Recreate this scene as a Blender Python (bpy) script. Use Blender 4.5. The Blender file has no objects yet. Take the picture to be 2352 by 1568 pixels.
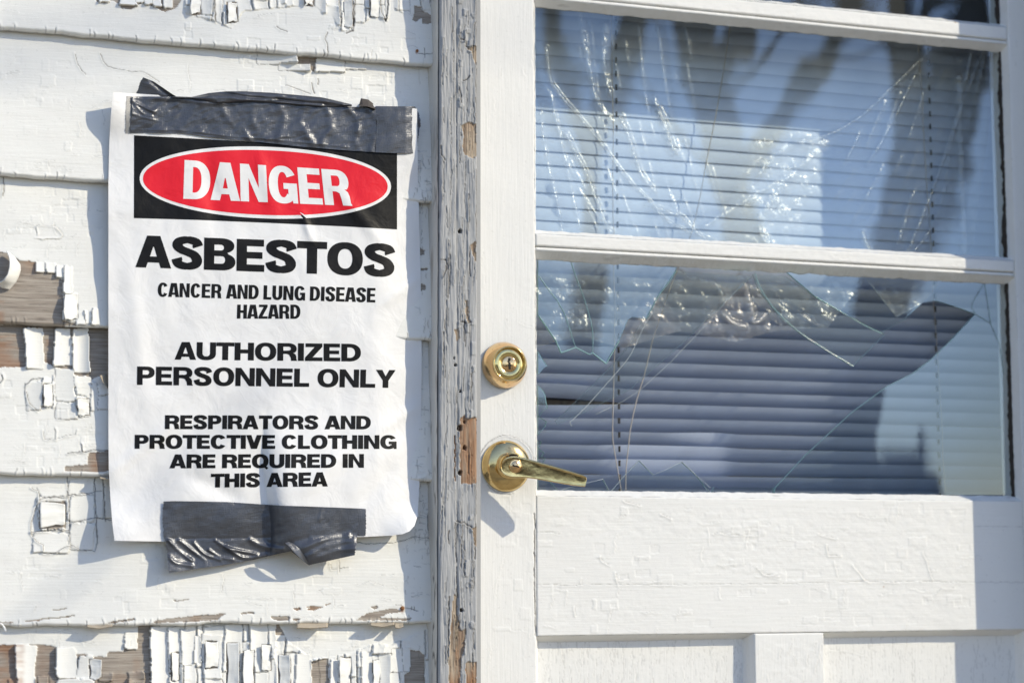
import bpy, bmesh, math, random
import numpy as np
from mathutils import Vector, Matrix
from mathutils.geometry import tessellate_polygon

# ------------------------------------------------------------------ camera
SC = bpy.context.scene
COL = SC.collection
F_PX, CXP, CYP = 4573.0, 1176.0, 784.0           # focal length in units of 1/2352 of the picture width
YAW, PITCH, ROLL = math.radians(19.3176), math.radians(6.6325), math.radians(-0.138)
CAM = np.array([0.0, -2.23, 0.85])
_f = np.array([math.sin(YAW)*math.cos(PITCH), math.cos(YAW)*math.cos(PITCH), math.sin(PITCH)])
_r0 = np.array([math.cos(YAW), -math.sin(YAW), 0.0]); _u0 = np.cross(_r0, _f)
_r = math.cos(ROLL)*_r0 + math.sin(ROLL)*_u0
_u = -math.sin(ROLL)*_r0 + math.cos(ROLL)*_u0
cd = bpy.data.cameras.new('camera'); cam = bpy.data.objects.new('camera', cd); COL.objects.link(cam)
cam.matrix_world = Matrix(((_r[0], _u[0], -_f[0], CAM[0]), (_r[1], _u[1], -_f[1], CAM[1]), (_r[2], _u[2], -_f[2], CAM[2]), (0, 0, 0, 1)))
cd.sensor_width = 36.0; cd.lens = F_PX/2352.0*36.0
cd.clip_start = 0.05; cd.clip_end = 2000.0
cd.dof.use_dof = True; cd.dof.focus_distance = 2.30; cd.dof.aperture_fstop = 4.0
SC.camera = cam

# ------------------------------------------------------------------ sky, sun, exposure
SUN = Vector((1.3, -1.0, 0.95)).normalized()      # direction towards the sun
w = bpy.data.worlds.new('World'); SC.world = w; w.use_nodes = True
nt = w.node_tree; bg = nt.nodes['Background']
sky = nt.nodes.new('ShaderNodeTexSky'); sky.sky_type = 'NISHITA'; sky.sun_disc = False
sky.sun_elevation = math.asin(SUN.z); sky.sun_rotation = math.atan2(SUN.x, SUN.y)
sky.air_density = 1.0; sky.dust_density = 0.25; sky.ozone_density = 2.4
tn = nt.nodes.new('ShaderNodeVectorMath'); tn.operation = 'MULTIPLY'; tn.inputs[1].default_value = (1.10, 1.0, 1.0)   # white balance of the sky
nt.links.new(sky.outputs[0], tn.inputs[0]); nt.links.new(tn.outputs[0], bg.inputs[0]); bg.inputs[1].default_value = 0.15
sl = bpy.data.lights.new('sun', 'SUN'); sun = bpy.data.objects.new('sun', sl); COL.objects.link(sun)
sl.energy = 2.65; sl.angle = math.radians(0.53); sl.color = (1.0, 0.90, 0.69)
sun.rotation_euler = (-SUN).to_track_quat('-Z', 'Y').to_euler(); sun.location = (4, -4, 4)
SC.view_settings.view_transform = 'Standard'; SC.view_settings.look = 'None'
SC.view_settings.exposure = 0.54; SC.view_settings.gamma = 1.0
SC.render.engine = 'CYCLES'
SC.cycles.use_denoising = True
SC.cycles.max_bounces = 10; SC.cycles.transparent_max_bounces = 24
SC.cycles.caustics_reflective = False; SC.cycles.caustics_refractive = False

# ------------------------------------------------------------------ picture <-> world
def ray(px, py):
    px = np.asarray(px, float); py = np.asarray(py, float)
    return (_f*F_PX) + (px[..., None]-CXP)*_r - (py[..., None]-CYP)*_u
def at(px, py, y):
    """points where the lines of sight through (px,py) meet the upright plane at depth y"""
    d = ray(px, py); t = (np.asarray(y, float) - CAM[1])/d[..., 1]
    return CAM + d*t[..., None]
def proj(x, y, z):
    v = np.stack(np.broadcast_arrays(x, y, z), -1) - CAM
    a, b, c = v@_r, v@_u, v@_f
    return CXP + F_PX*a/c, CYP - F_PX*b/c
def at1(px, py, y):
    return at(np.array(px), np.array(py), np.array(y))

# ------------------------------------------------------------------ noise helpers
def _hash(ix, iy, seed):
    h = (ix.astype(np.int64)*374761393 + iy.astype(np.int64)*668265263 + seed*1274126177) & 0x7fffffff
    h = ((h ^ (h >> 13))*1103515245) & 0x7fffffff
    h = ((h ^ (h >> 16))*69069) & 0x7fffffff
    return ((h >> 4) & 0xffff)/32767.5 - 1.0
def vn(x, y, seed=0):
    x, y = np.broadcast_arrays(np.asarray(x, float), np.asarray(y, float))
    xi, yi = np.floor(x), np.floor(y); fx, fy = x-xi, y-yi
    fx = fx*fx*(3-2*fx); fy = fy*fy*(3-2*fy)
    a, b = _hash(xi, yi, seed), _hash(xi+1, yi, seed); c, d = _hash(xi, yi+1, seed), _hash(xi+1, yi+1, seed)
    return (a*(1-fx)+b*fx)*(1-fy) + (c*(1-fx)+d*fx)*fy
def fbm(x, y, seed=0, o=3):
    s, a, t = 0.0, 1.0, 0.0
    for k in range(o):
        s = s + a*vn(np.asarray(x)*2**k, np.asarray(y)*2**k, seed+31*k); t += a; a *= 0.5
    return s/t
def sstep(a, b, x):
    t = np.clip((x-a)/(b-a), 0, 1); return t*t*(3-2*t)
def inpoly(px, py, pts):
    pts = np.asarray(pts, float); out = np.zeros(px.shape, bool)
    bb = (px >= pts[:, 0].min()) & (px <= pts[:, 0].max()) & (py >= pts[:, 1].min()) & (py <= pts[:, 1].max())
    if not bb.any(): return out
    x, y = px[bb], py[bb]; r = np.zeros(x.shape, bool)
    n = len(pts)
    for i in range(n):
        x0, y0 = pts[i]; x1, y1 = pts[(i+1) % n]
        if y0 == y1: continue
        c = (y0 > y) != (y1 > y)
        r ^= c & (x < (x1-x0)*(y-y0)/(y1-y0)+x0)
    out[bb] = r; return out
def pldist(px, py, pts, lim=12.0):
    """distance (picture units) to a polyline, and the side sign"""
    pts = np.asarray(pts, float); D = np.full(px.shape, 1e9); S = np.zeros(px.shape)
    bb = (px >= pts[:, 0].min()-lim) & (px <= pts[:, 0].max()+lim) & (py >= pts[:, 1].min()-lim) & (py <= pts[:, 1].max()+lim)
    if not bb.any(): return D, S
    x, y = px[bb], py[bb]; d = np.full(x.shape, 1e9); sg = np.zeros(x.shape)
    for (x0, y0), (x1, y1) in zip(pts[:-1], pts[1:]):
        vx, vy = x1-x0, y1-y0; L = vx*vx+vy*vy+1e-9
        t = np.clip(((x-x0)*vx+(y-y0)*vy)/L, 0, 1)
        ex, ey = x-(x0+t*vx), y-(y0+t*vy); e = np.hypot(ex, ey)
        m = e < d; d = np.where(m, e, d); sg = np.where(m, np.sign(vx*ey-vy*ex), sg)
    D[bb] = d; S[bb] = sg; return D, S

# ------------------------------------------------------------------ object helpers
def tag(o, label=None, cat=None, group=None, kind=None):
    if label: o['label'] = label
    if cat: o['category'] = cat
    if group: o['group'] = group
    if kind: o['kind'] = kind
    return o
def empty(name, loc=(0, 0, 0), label=None, cat=None, group=None):
    o = bpy.data.objects.new(name, None); COL.objects.link(o); o.location = loc; o.empty_display_size = 0.05
    return tag(o, label, cat, group)
def link(name, me, mat=None, parent=None, smooth=True):
    o = bpy.data.objects.new(name, me); COL.objects.link(o)
    if mat is not None:
        for m in (mat if isinstance(mat, (list, tuple)) else [mat]): me.materials.append(m)
    if smooth and len(me.polygons): me.polygons.foreach_set('use_smooth', np.ones(len(me.polygons), bool))
    if parent is not None:
        o.parent = parent
        p = parent; off = Vector((0, 0, 0))
        while p is not None: off = off + p.location; p = p.parent
        o.location = -off          # meshes are written in world coordinates
    return o
def raw_mesh(name, V, Fq):
    """V (n,3), Fq (m,4) or (m,3) index array"""
    V = np.asarray(V, np.float32); Fq = np.asarray(Fq, np.int32)
    me = bpy.data.meshes.new(name); k = Fq.shape[1]
    me.vertices.add(len(V)); me.vertices.foreach_set('co', V.ravel())
    me.loops.add(Fq.size); me.loops.foreach_set('vertex_index', Fq.ravel())
    me.polygons.add(len(Fq)); me.polygons.foreach_set('loop_start', np.arange(0, Fq.size, k, dtype=np.int32))
    me.update(calc_edges=True); me.validate(); return me
def gridfaces(nv, nu, base=0):
    i, j = np.meshgrid(np.arange(nv-1), np.arange(nu-1), indexing='ij')
    a = (i*nu+j).ravel()+base
    return np.stack([a, a+nu, a+nu+1, a+1], 1)
def grid(name, P, mat, parent=None, attrs=None, smooth=True):
    nv, nu = P.shape[:2]
    me = raw_mesh(name, P.reshape(-1, 3), gridfaces(nv, nu))
    for k, a in (attrs or {}).items():
        t = me.attributes.new(k, 'FLOAT', 'POINT'); t.data.foreach_set('value', np.asarray(a, np.float32).ravel())
    return link(name, me, mat, parent, smooth)
def skirt(P, back, attrs=None):
    """adds a ring of vertices pushed back to depth `back`, so that a relief becomes a solid board"""
    Q = np.pad(P, ((1, 1), (1, 1), (0, 0)), mode='edge')
    for s in ((0, slice(None)), (-1, slice(None)), (slice(None), 0), (slice(None), -1)): Q[s + (1,)] = back
    A = {k: np.pad(a, 1, mode='edge') for k, a in (attrs or {}).items()}
    return Q, A
def bm_obj(name, bm, mat, parent=None, smooth=False):
    me = bpy.data.meshes.new(name); bm.normal_update(); bm.to_mesh(me); bm.free()
    return link(name, me, mat, parent, smooth)
def add_box(bm, x0, x1, y0, y1, z0, z1):
    v = [bm.verts.new(c) for c in ((x0, y0, z0), (x1, y0, z0), (x1, y1, z0), (x0, y1, z0), (x0, y0, z1), (x1, y0, z1), (x1, y1, z1), (x0, y1, z1))]
    return [bm.faces.new([v[i] for i in q]) for q in ((0, 3, 2, 1), (4, 5, 6, 7), (0, 1, 5, 4), (1, 2, 6, 5), (2, 3, 7, 6), (3, 0, 4, 7))]
def box(name, x0, x1, y0, y1, z0, z1, mat, parent=None, bev=0.0):
    bm = bmesh.new(); add_box(bm, x0, x1, y0, y1, z0, z1)
    if bev: bmesh.ops.bevel(bm, geom=bm.edges[:], offset=bev, segments=2, affect='EDGES')
    return bm_obj(name, bm, mat, parent)
def tube_geo(path, rad, n=8, base=0):
    """tapered tube along a path; returns verts, quads"""
    path = np.asarray(path, float); m = len(path); rad = np.broadcast_to(np.asarray(rad, float), (m,))
    T = np.gradient(path, axis=0); T /= np.linalg.norm(T, axis=1)[:, None]+1e-12
    up = np.array([0, 0, 1.0]) if abs(T[0][2]) < .9 else np.array([0, 1.0, 0])
    V = []
    for k in range(m):
        a = np.cross(T[k], up); a /= np.linalg.norm(a)+1e-12; b = np.cross(a, T[k]); up = b if k else b
        ang = np.arange(n)*2*math.pi/n
        V.append(path[k] + rad[k]*(np.cos(ang)[:, None]*a + np.sin(ang)[:, None]*b))
    V = np.concatenate(V); Q = []
    for k in range(m-1):
        for j in range(n):
            j2 = (j+1) % n
            Q.append((base+k*n+j, base+k*n+j2, base+(k+1)*n+j2, base+(k+1)*n+j))
    return V, Q
def tubes(name, paths, mat, parent=None, n=8):
    V, Q, b = [], [], 0
    for p, r in paths:
        v, q = tube_geo(p, r, n, b); V.append(v); Q += q; b += len(v)
    return link(name, raw_mesh(name, np.concatenate(V), np.array(Q)), mat, parent)
def lathe(name, prof, centre, mat, parent=None, n=48, axis='y'):
    """prof: list of (radius, height); height grows towards the viewer (-y)"""
    prof = np.array(prof, float); a = np.arange(n)*2*math.pi/n
    P = np.zeros((len(prof), n+1, 3)); aa = np.append(a, a[0])
    P[..., 0] = centre[0] + prof[:, 0:1]*np.cos(aa); P[..., 2] = centre[2] + prof[:, 0:1]*np.sin(aa)
    P[..., 1] = centre[1] - prof[:, 1:2]
    V = P[:, :n].reshape(-1, 3); Q = []
    for k in range(len(prof)-1):
        for j in range(n):
            j2 = (j+1) % n; Q.append((k*n+j, k*n+j2, (k+1)*n+j2, (k+1)*n+j))
    return link(name, raw_mesh(name, V, np.array(Q)), mat, parent)
def polyline(pts, t):
    """evaluate a polyline at normalised arc positions t"""
    pts = np.asarray(pts, float); d = np.r_[0, np.cumsum(np.hypot(*np.diff(pts, axis=0).T))]; d /= d[-1]
    return np.stack([np.interp(t, d, pts[:, 0]), np.interp(t, d, pts[:, 1])], -1)
def coons(top, bot, left, right, nu, nv):
    u = np.linspace(0, 1, nu); v = np.linspace(0, 1, nv)
    T, B, L, R = polyline(top, u), polyline(bot, u), polyline(left, v), polyline(right, v)
    U, V = u[None, :, None], v[:, None, None]
    S = (1-V)*T[None] + V*B[None] + (1-U)*L[:, None] + U*R[:, None]
    S -= (1-U)*(1-V)*T[0] + U*(1-V)*T[-1] + (1-U)*V*B[0] + U*V*B[-1]
    return S[..., 0], S[..., 1], np.broadcast_to(U[..., 0], (nv, nu)), np.broadcast_to(V[..., 0], (nv, nu))

# ------------------------------------------------------------------ materials
class NT:
    def __init__(s, name):
        s.m = bpy.data.materials.new(name); s.m.use_nodes = True; s.t = s.m.node_tree; s.n = s.t.nodes
        s.b = s.n['Principled BSDF']; s.out = s.n['Material Output']
    def new(s, t, **k):
        n = s.n.new(t)
        for a, v in k.items(): setattr(n, a, v)
        return n
    def l(s, a, b): s.t.links.new(a, b)
    def pos(s, sx=1, sy=1, sz=1):
        g = s.new('ShaderNodeNewGeometry'); m = s.new('ShaderNodeVectorMath', operation='MULTIPLY')
        m.inputs[1].default_value = (sx, sy, sz); s.l(g.outputs['Position'], m.inputs[0]); return m.outputs[0]
    def noise(s, vec, scale=1, detail=3, rough=.5, dist=0):
        n = s.new('ShaderNodeTexNoise'); n.inputs['Scale'].default_value = scale; n.inputs['Detail'].default_value = detail
        n.inputs['Roughness'].default_value = rough; n.inputs['Distortion'].default_value = dist
        s.l(vec, n.inputs['Vector']); return n.outputs['Fac']
    def ramp(s, fac, *stops):
        n = s.new('ShaderNodeValToRGB'); e = n.color_ramp.elements
        while len(e) < len(stops): e.new(0.5)
        for el, (p, c) in zip(e, stops):
            el.position = p; el.color = (*c, 1) if isinstance(c, tuple) else (c, c, c, 1)
        s.l(fac, n.inputs[0]); return n.outputs[0]
    def mix(s, fac, a, b, mode='MIX'):
        n = s.new('ShaderNodeMix', data_type='RGBA', blend_type=mode)
        for v, i in ((fac, 0), (a, 6), (b, 7)):
            if isinstance(v, (int, float)): n.inputs[i].default_value = v if i == 0 else (v, v, v, 1)
            elif isinstance(v, tuple): n.inputs[i].default_value = (*v, 1)
            else: s.l(v, n.inputs[i])
        return n.outputs[2]
    def math(s, op, a, b=0.0):
        n = s.new('ShaderNodeMath', operation=op)
        for v, i in ((a, 0), (b, 1)):
            if isinstance(v, (int, float)): n.inputs[i].default_value = v
            else: s.l(v, n.inputs[i])
        return n.outputs[0]
    def attr(s, name):
        n = s.new('ShaderNodeAttribute'); n.attribute_name = name; return n.outputs['Fac']
    def bump(s, h, dist, strength=1.0, normal=None):
        n = s.new('ShaderNodeBump'); n.inputs['Distance'].default_value = dist; n.inputs['Strength'].default_value = strength
        s.l(h, n.inputs['Height'])
        if normal is not None: s.l(normal, n.inputs['Normal'])
        return n.outputs[0]
    def set(s, **k):
        for a, v in k.items():
            i = s.b.inputs[a.replace('_', ' ')]
            if isinstance(v, bpy.types.NodeSocket): s.l(v, i)
            elif isinstance(v, tuple) and len(v) == 3: i.default_value = (*v, 1)
            else: i.default_value = v
        return s.m

def paint_mat(name, white=(.80, .795, .775), grain='x', wood=((.40, .355, .305), (.24, .20, .165), (.40, .24, .14)), rough=.55):
    s = NT(name)
    g = (14, 14, 420) if grain == 'x' else (420, 14, 14)
    g2 = (40, 40, 1500) if grain == 'x' else (1500, 40, 40)
    big = s.noise(s.pos(), 9, 4, .6); streak = s.noise(s.pos(*g), 1, 4, .6, .4); fine = s.noise(s.pos(*g2), 1, 3, .6)
    c = s.mix(s.ramp(big, (.3, 0.0), (.75, 1.0)), tuple(x*.965 for x in white), white)
    c = s.mix(s.math('MULTIPLY', s.ramp(s.noise(s.pos(), 260, 2), (.66, 0.0), (.74, 1.0)), .35), c, tuple(x*.72 for x in white))
    wd = s.mix(s.ramp(streak, (.32, 0.0), (.62, 1.0)), wood[1], wood[0])
    wd = s.mix(s.math('MULTIPLY', s.ramp(s.noise(s.pos(1, 1, 1), 13, 2), (.56, 0.0), (.68, 1.0)), .8), wd, s.mix(streak, tuple(x*.5 for x in wood[2]), wood[2]))
    wd = s.mix(s.ramp(fine, (.33, .75), (.45, 0.0)), wd, tuple(x*.45 for x in wood[1]))
    c = s.mix(s.attr('bare'), c, wd)
    c = s.mix(s.attr('dirt'), c, (.062, .052, .043))  # dark cracks and dirt, plus the painted shadow rims of chips
    c = s.mix(s.attr('rust'), c, s.mix(streak, (.16, .06, .02), (.40, .17, .06)))
    h = s.math('ADD', s.math('MULTIPLY', streak, .7), s.math('MULTIPLY', fine, .3))
    b = s.bump(h, .00055, .55); b = s.bump(s.noise(s.pos(), 120, 3), .0006, .35, b)
    return s.set(Base_Color=c, Roughness=rough, Normal=b, Specular_IOR_Level=.28)

def simple(name, col, rough=.5, metal=0.0, spec=.5, bump=None):
    s = NT(name)
    if bump: s.set(Normal=s.bump(s.noise(s.pos(), bump[0], 4), bump[1]))
    n = s.noise(s.pos(), 18, 4)
    c = s.mix(s.ramp(n, (.3, 0.0), (.7, 1.0)), tuple(x*.88 for x in col), col)
    return s.set(Base_Color=c, Roughness=rough, Metallic=metal, Specular_IOR_Level=spec)

M = {}
M['siding'] = paint_mat('white_siding_paint', (.80, .80, .775))
M['door_h'] = paint_mat('white_door_paint_rail', (.80, .80, .785), 'x', rough=.5)
M['door_v'] = paint_mat('white_door_paint_stile', (.80, .80, .785), 'z', rough=.5)
M['trim'] = paint_mat('weathered_grey_paint', (.385, .392, .402), 'z', ((.46, .38, .29), (.24, .175, .125), (.42, .20, .09)), .7)
M['bead'] = paint_mat('white_trim_edge_paint', (.62, .60, .56), 'z')
M['wood_back'] = simple('old_wood', (.24, .19, .15), .8)
M['dark'] = simple('dark_interior', (.035, .032, .03), .9)
M['wood_chip'] = simple('split_wood', (.42, .36, .28), .8, bump=(300, .0004))
M['rust'] = simple('rusty_nail', (.27, .12, .045), .8, bump=(400, .0005))
def mk_paper(name, col, rough, coat, spec=.5):
    s = NT(name)
    n1 = s.noise(s.pos(1, 1, 1), 34, 3, .55, .6); n2 = s.noise(s.pos(), 95, 2, .5)
    r = s.ramp(s.noise(s.pos(1, 1, 1), 17, 2, .5, 1.2), (.47, 0.0), (.5, 1.0), (.53, 0.0))   # creases
    h = s.math('ADD', s.math('ADD', n1, s.math('MULTIPLY', n2, .12)), s.math('MULTIPLY', r, .04))
    b = s.bump(h, .0026, .5)
    return s.set(Base_Color=col, Roughness=rough, Normal=b, Specular_IOR_Level=spec, Coat_Weight=coat, Coat_Roughness=.18)
M['paper'] = mk_paper('sign_paper', (.78, .78, .785), .45, .10, .3)
M['print_black'] = mk_paper('sign_black_ink', (.007, .007, .008), .45, .0, .16)
M['print_red'] = mk_paper('sign_red_ink', (.74, .008, .022), .40, .12, .25)
def mk_tape(name, col, metal=.35, rough=.36):
    s = NT(name)
    wv = s.noise(s.pos(1500, 1, 120), 1, 1); wh = s.noise(s.pos(110, 1, 1300), 1, 1)
    cr = s.noise(s.pos(), 26, 2, .45, .8)
    h = s.math('ADD', s.math('MULTIPLY', s.math('ADD', wv, wh), .15), s.math('MULTIPLY', cr, .5))
    b = s.bump(h, .0030, .42)
    c = s.mix(s.ramp(s.noise(s.pos(), 22, 3), (.3, 0.0), (.7, 1.0)), tuple(x*.8 for x in col), col)
    return s.set(Base_Color=c, Roughness=rough, Metallic=metal, Normal=b, Specular_IOR_Level=.6)
M['tape'] = mk_tape('grey_duct_tape', (.082, .088, .105), .35, .28)
M['tape_old'] = mk_tape('faded_duct_tape', (.30, .30, .30), .25, .5)
M['tape_back'] = simple('duct_tape_adhesive', (.06, .05, .045), .6)
def mk_brass(name, col, spots, patina):
    s = NT(name)
    n = s.ramp(s.noise(s.pos(), 330, 2, .5, .3), (spots, 0.0), (spots+.05, 1.0))
    big = s.ramp(s.noise(s.pos(), 70, 4, .6), (.42, 0.0), (.62, 1.0))
    c = s.mix(s.math('MULTIPLY', big, .6), col, patina); c = s.mix(n, c, (.20, .13, .05))
    r = s.math('ADD', s.math('MULTIPLY', n, .35), s.math('ADD', s.math('MULTIPLY', big, .08), .10))
    return s.set(Base_Color=c, Metallic=1.0, Roughness=r, Normal=s.bump(s.noise(s.pos(), 160, 3), .0006, .25))
M['brass'] = mk_brass('tarnished_brass', (.76, .57, .27), .68, (.58, .41, .18))
M['brass_pale'] = mk_brass('pale_brass', (.80, .64, .30), .72, (.70, .52, .22))
M['brass_pink'] = mk_brass('worn_copper_brass', (.85, .55, .28), .66, (.80, .62, .34))
M['keyhole'] = simple('keyhole_black', (.006, .005, .004), .8)
def mk_glass(name, ior, tint=(.96, .985, .985), rough=0.0, dirt=.006):
    s = NT(name); s.n.remove(s.b)
    tr = s.new('ShaderNodeBsdfTransparent'); tr.inputs[0].default_value = (*tint, 1)
    gl = s.new('ShaderNodeBsdfGlossy'); gl.inputs['Roughness'].default_value = rough; gl.inputs[0].default_value = (.66, .82, 1.0, 1)
    s.l(s.bump(s.noise(s.pos(1, 1, .6), 5.5, 2), .0016, .5), gl.inputs['Normal'])
    fr0 = s.new('ShaderNodeFresnel'); fr0.inputs[0].default_value = ior
    gb = s.new('ShaderNodeNewGeometry'); fr = s.math('MULTIPLY', fr0.outputs[0], s.math('SUBTRACT', 1.0, gb.outputs['Backfacing'])).node
    mx = s.new('ShaderNodeMixShader'); s.l(fr.outputs[0], mx.inputs[0]); s.l(tr.outputs[0], mx.inputs[1]); s.l(gl.outputs[0], mx.inputs[2])
    df = s.new('ShaderNodeBsdfDiffuse'); df.inputs[0].default_value = (.75, .76, .78, 1)
    d = s.math('MULTIPLY', s.ramp(s.noise(s.pos(), 24, 5, .65), (.4, 0.0), (.8, 1.0)), dirt)
    m2 = s.new('ShaderNodeMixShader'); s.l(d, m2.inputs[0]); s.l(mx.outputs[0], m2.inputs[1]); s.l(df.outputs[0], m2.inputs[2])
    s.l(m2.outputs[0], s.out.inputs[0]); return s.m
M['glass'] = mk_glass('window_glass', 2.0)
M['glass_edge'] = simple('green_glass_edge', (.28, .50, .50), .15)
M['crack'] = simple('glass_crack_line', (.20, .36, .38), .2)
M['crack_pale'] = simple('pale_glass_edge', (.55, .60, .60), .2)
def mk_film():
    s = NT('clear_plastic_film'); s.n.remove(s.b)
    tr = s.new('ShaderNodeBsdfTransparent'); tr.inputs[0].default_value = (.955, .95, .935, 1)
    gl = s.new('ShaderNodeBsdfGlossy'); gl.inputs['Roughness'].default_value = .24; gl.inputs[0].default_value = (1, .98, .95, 1)
    h = s.noise(s.pos(1, 1, .5), 130, 4, .6, 1.0)
    cr = s.attr('crease')
    b = s.bump(s.math('MULTIPLY', h, s.math('ADD', s.math('MULTIPLY', cr, 1.0), .10)), .0048, 1.0)
    s.l(b, gl.inputs['Normal'])
    mx = s.new('ShaderNodeMixShader'); f = s.math('ADD', s.math('MULTIPLY', cr, .26), .03)
    s.l(f, mx.inputs[0]); s.l(tr.outputs[0], mx.inputs[1]); s.l(gl.outputs[0], mx.inputs[2])
    df = s.new('ShaderNodeBsdfDiffuse'); df.inputs[0].default_value = (.8, .79, .76, 1)
    m2 = s.new('ShaderNodeMixShader'); s.l(s.attr('milky'), m2.inputs[0]); s.l(mx.outputs[0], m2.inputs[1]); s.l(df.outputs[0], m2.inputs[2])
    s.l(m2.outputs[0], s.out.inputs[0]); return s.m
M['film'] = mk_film()
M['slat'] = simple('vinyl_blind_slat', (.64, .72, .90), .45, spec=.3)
M['cord'] = simple('blind_cord', (.50, .46, .42), .8)
M['putty'] = simple('glazing_gap_shade', (.035, .028, .022), .9, bump=(300, .002))  # near-black colour standing for shade in the glazing gap
M['bark'] = simple('grey_brown_bark', (.085, .07, .058), .9, bump=(30, .02))
def mk_ground():
    s = NT('dry_winter_lawn')
    c = s.mix(s.ramp(s.noise(s.pos(), 1.3, 5, .6), (.35, 0.0), (.65, 1.0)), (.33, .275, .20), (.46, .40, .31))
    c = s.mix(s.ramp(s.noise(s.pos(), 40, 3), (.4, 0.0), (.6, .5)), c, (.22, .20, .12))
    return s.set(Base_Color=c, Roughness=.95, Normal=s.bump(s.noise(s.pos(), 35, 4), .03))
M['ground'] = mk_ground()

# ------------------------------------------------------------------ ground, room
DOOR_Y = 0.020; GLASS_Y = DOOR_Y + 0.013; TRIM_Y = -0.040
def X_at(px, py, y): return float(at1(px, py, y)[0])
def Z_at(px, py, y): return float(at1(px, py, y)[2])
TRIM_L = X_at(1009, 784, TRIM_Y); TRIM_R = X_at(1096.5, 784, TRIM_Y)
CAS_Y = -0.085; CAS_L = X_at(2235, 1300, DOOR_Y) + 1.3*(DOOR_Y-CAS_Y); CAS_R = CAS_L + 0.09
WALL_L, WALL_R = TRIM_L - 1.5, CAS_R + 1.3

gm = raw_mesh('ground', [(-60, -90, 0), (60, -90, 0), (60, 40, 0), (-60, 40, 0)], [(0, 1, 2, 3)])
g = tag(link('ground', gm, M['ground'], None, False), kind='structure')
bm = bmesh.new(); add_box(bm, WALL_L, WALL_R, 0.16, 2.6, 0.02, 2.6)
tag(bm_obj('room_interior', bm, M['dark']), kind='structure')

# ------------------------------------------------------------------ clapboard wall
def dens(lo, hi, a, b, fine, coarse):
    """sample positions: fine spacing inside [a,b], coarse outside"""
    s = [np.arange(max(lo, a), min(hi, b), fine)] if min(hi, b) > max(lo, a) else []
    if lo < a: s.insert(0, np.arange(lo, min(a, hi), coarse))
    if hi > b: s.append(np.arange(max(b, lo), hi, coarse))
    return np.append(np.unique(np.concatenate(s)), hi)

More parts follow.
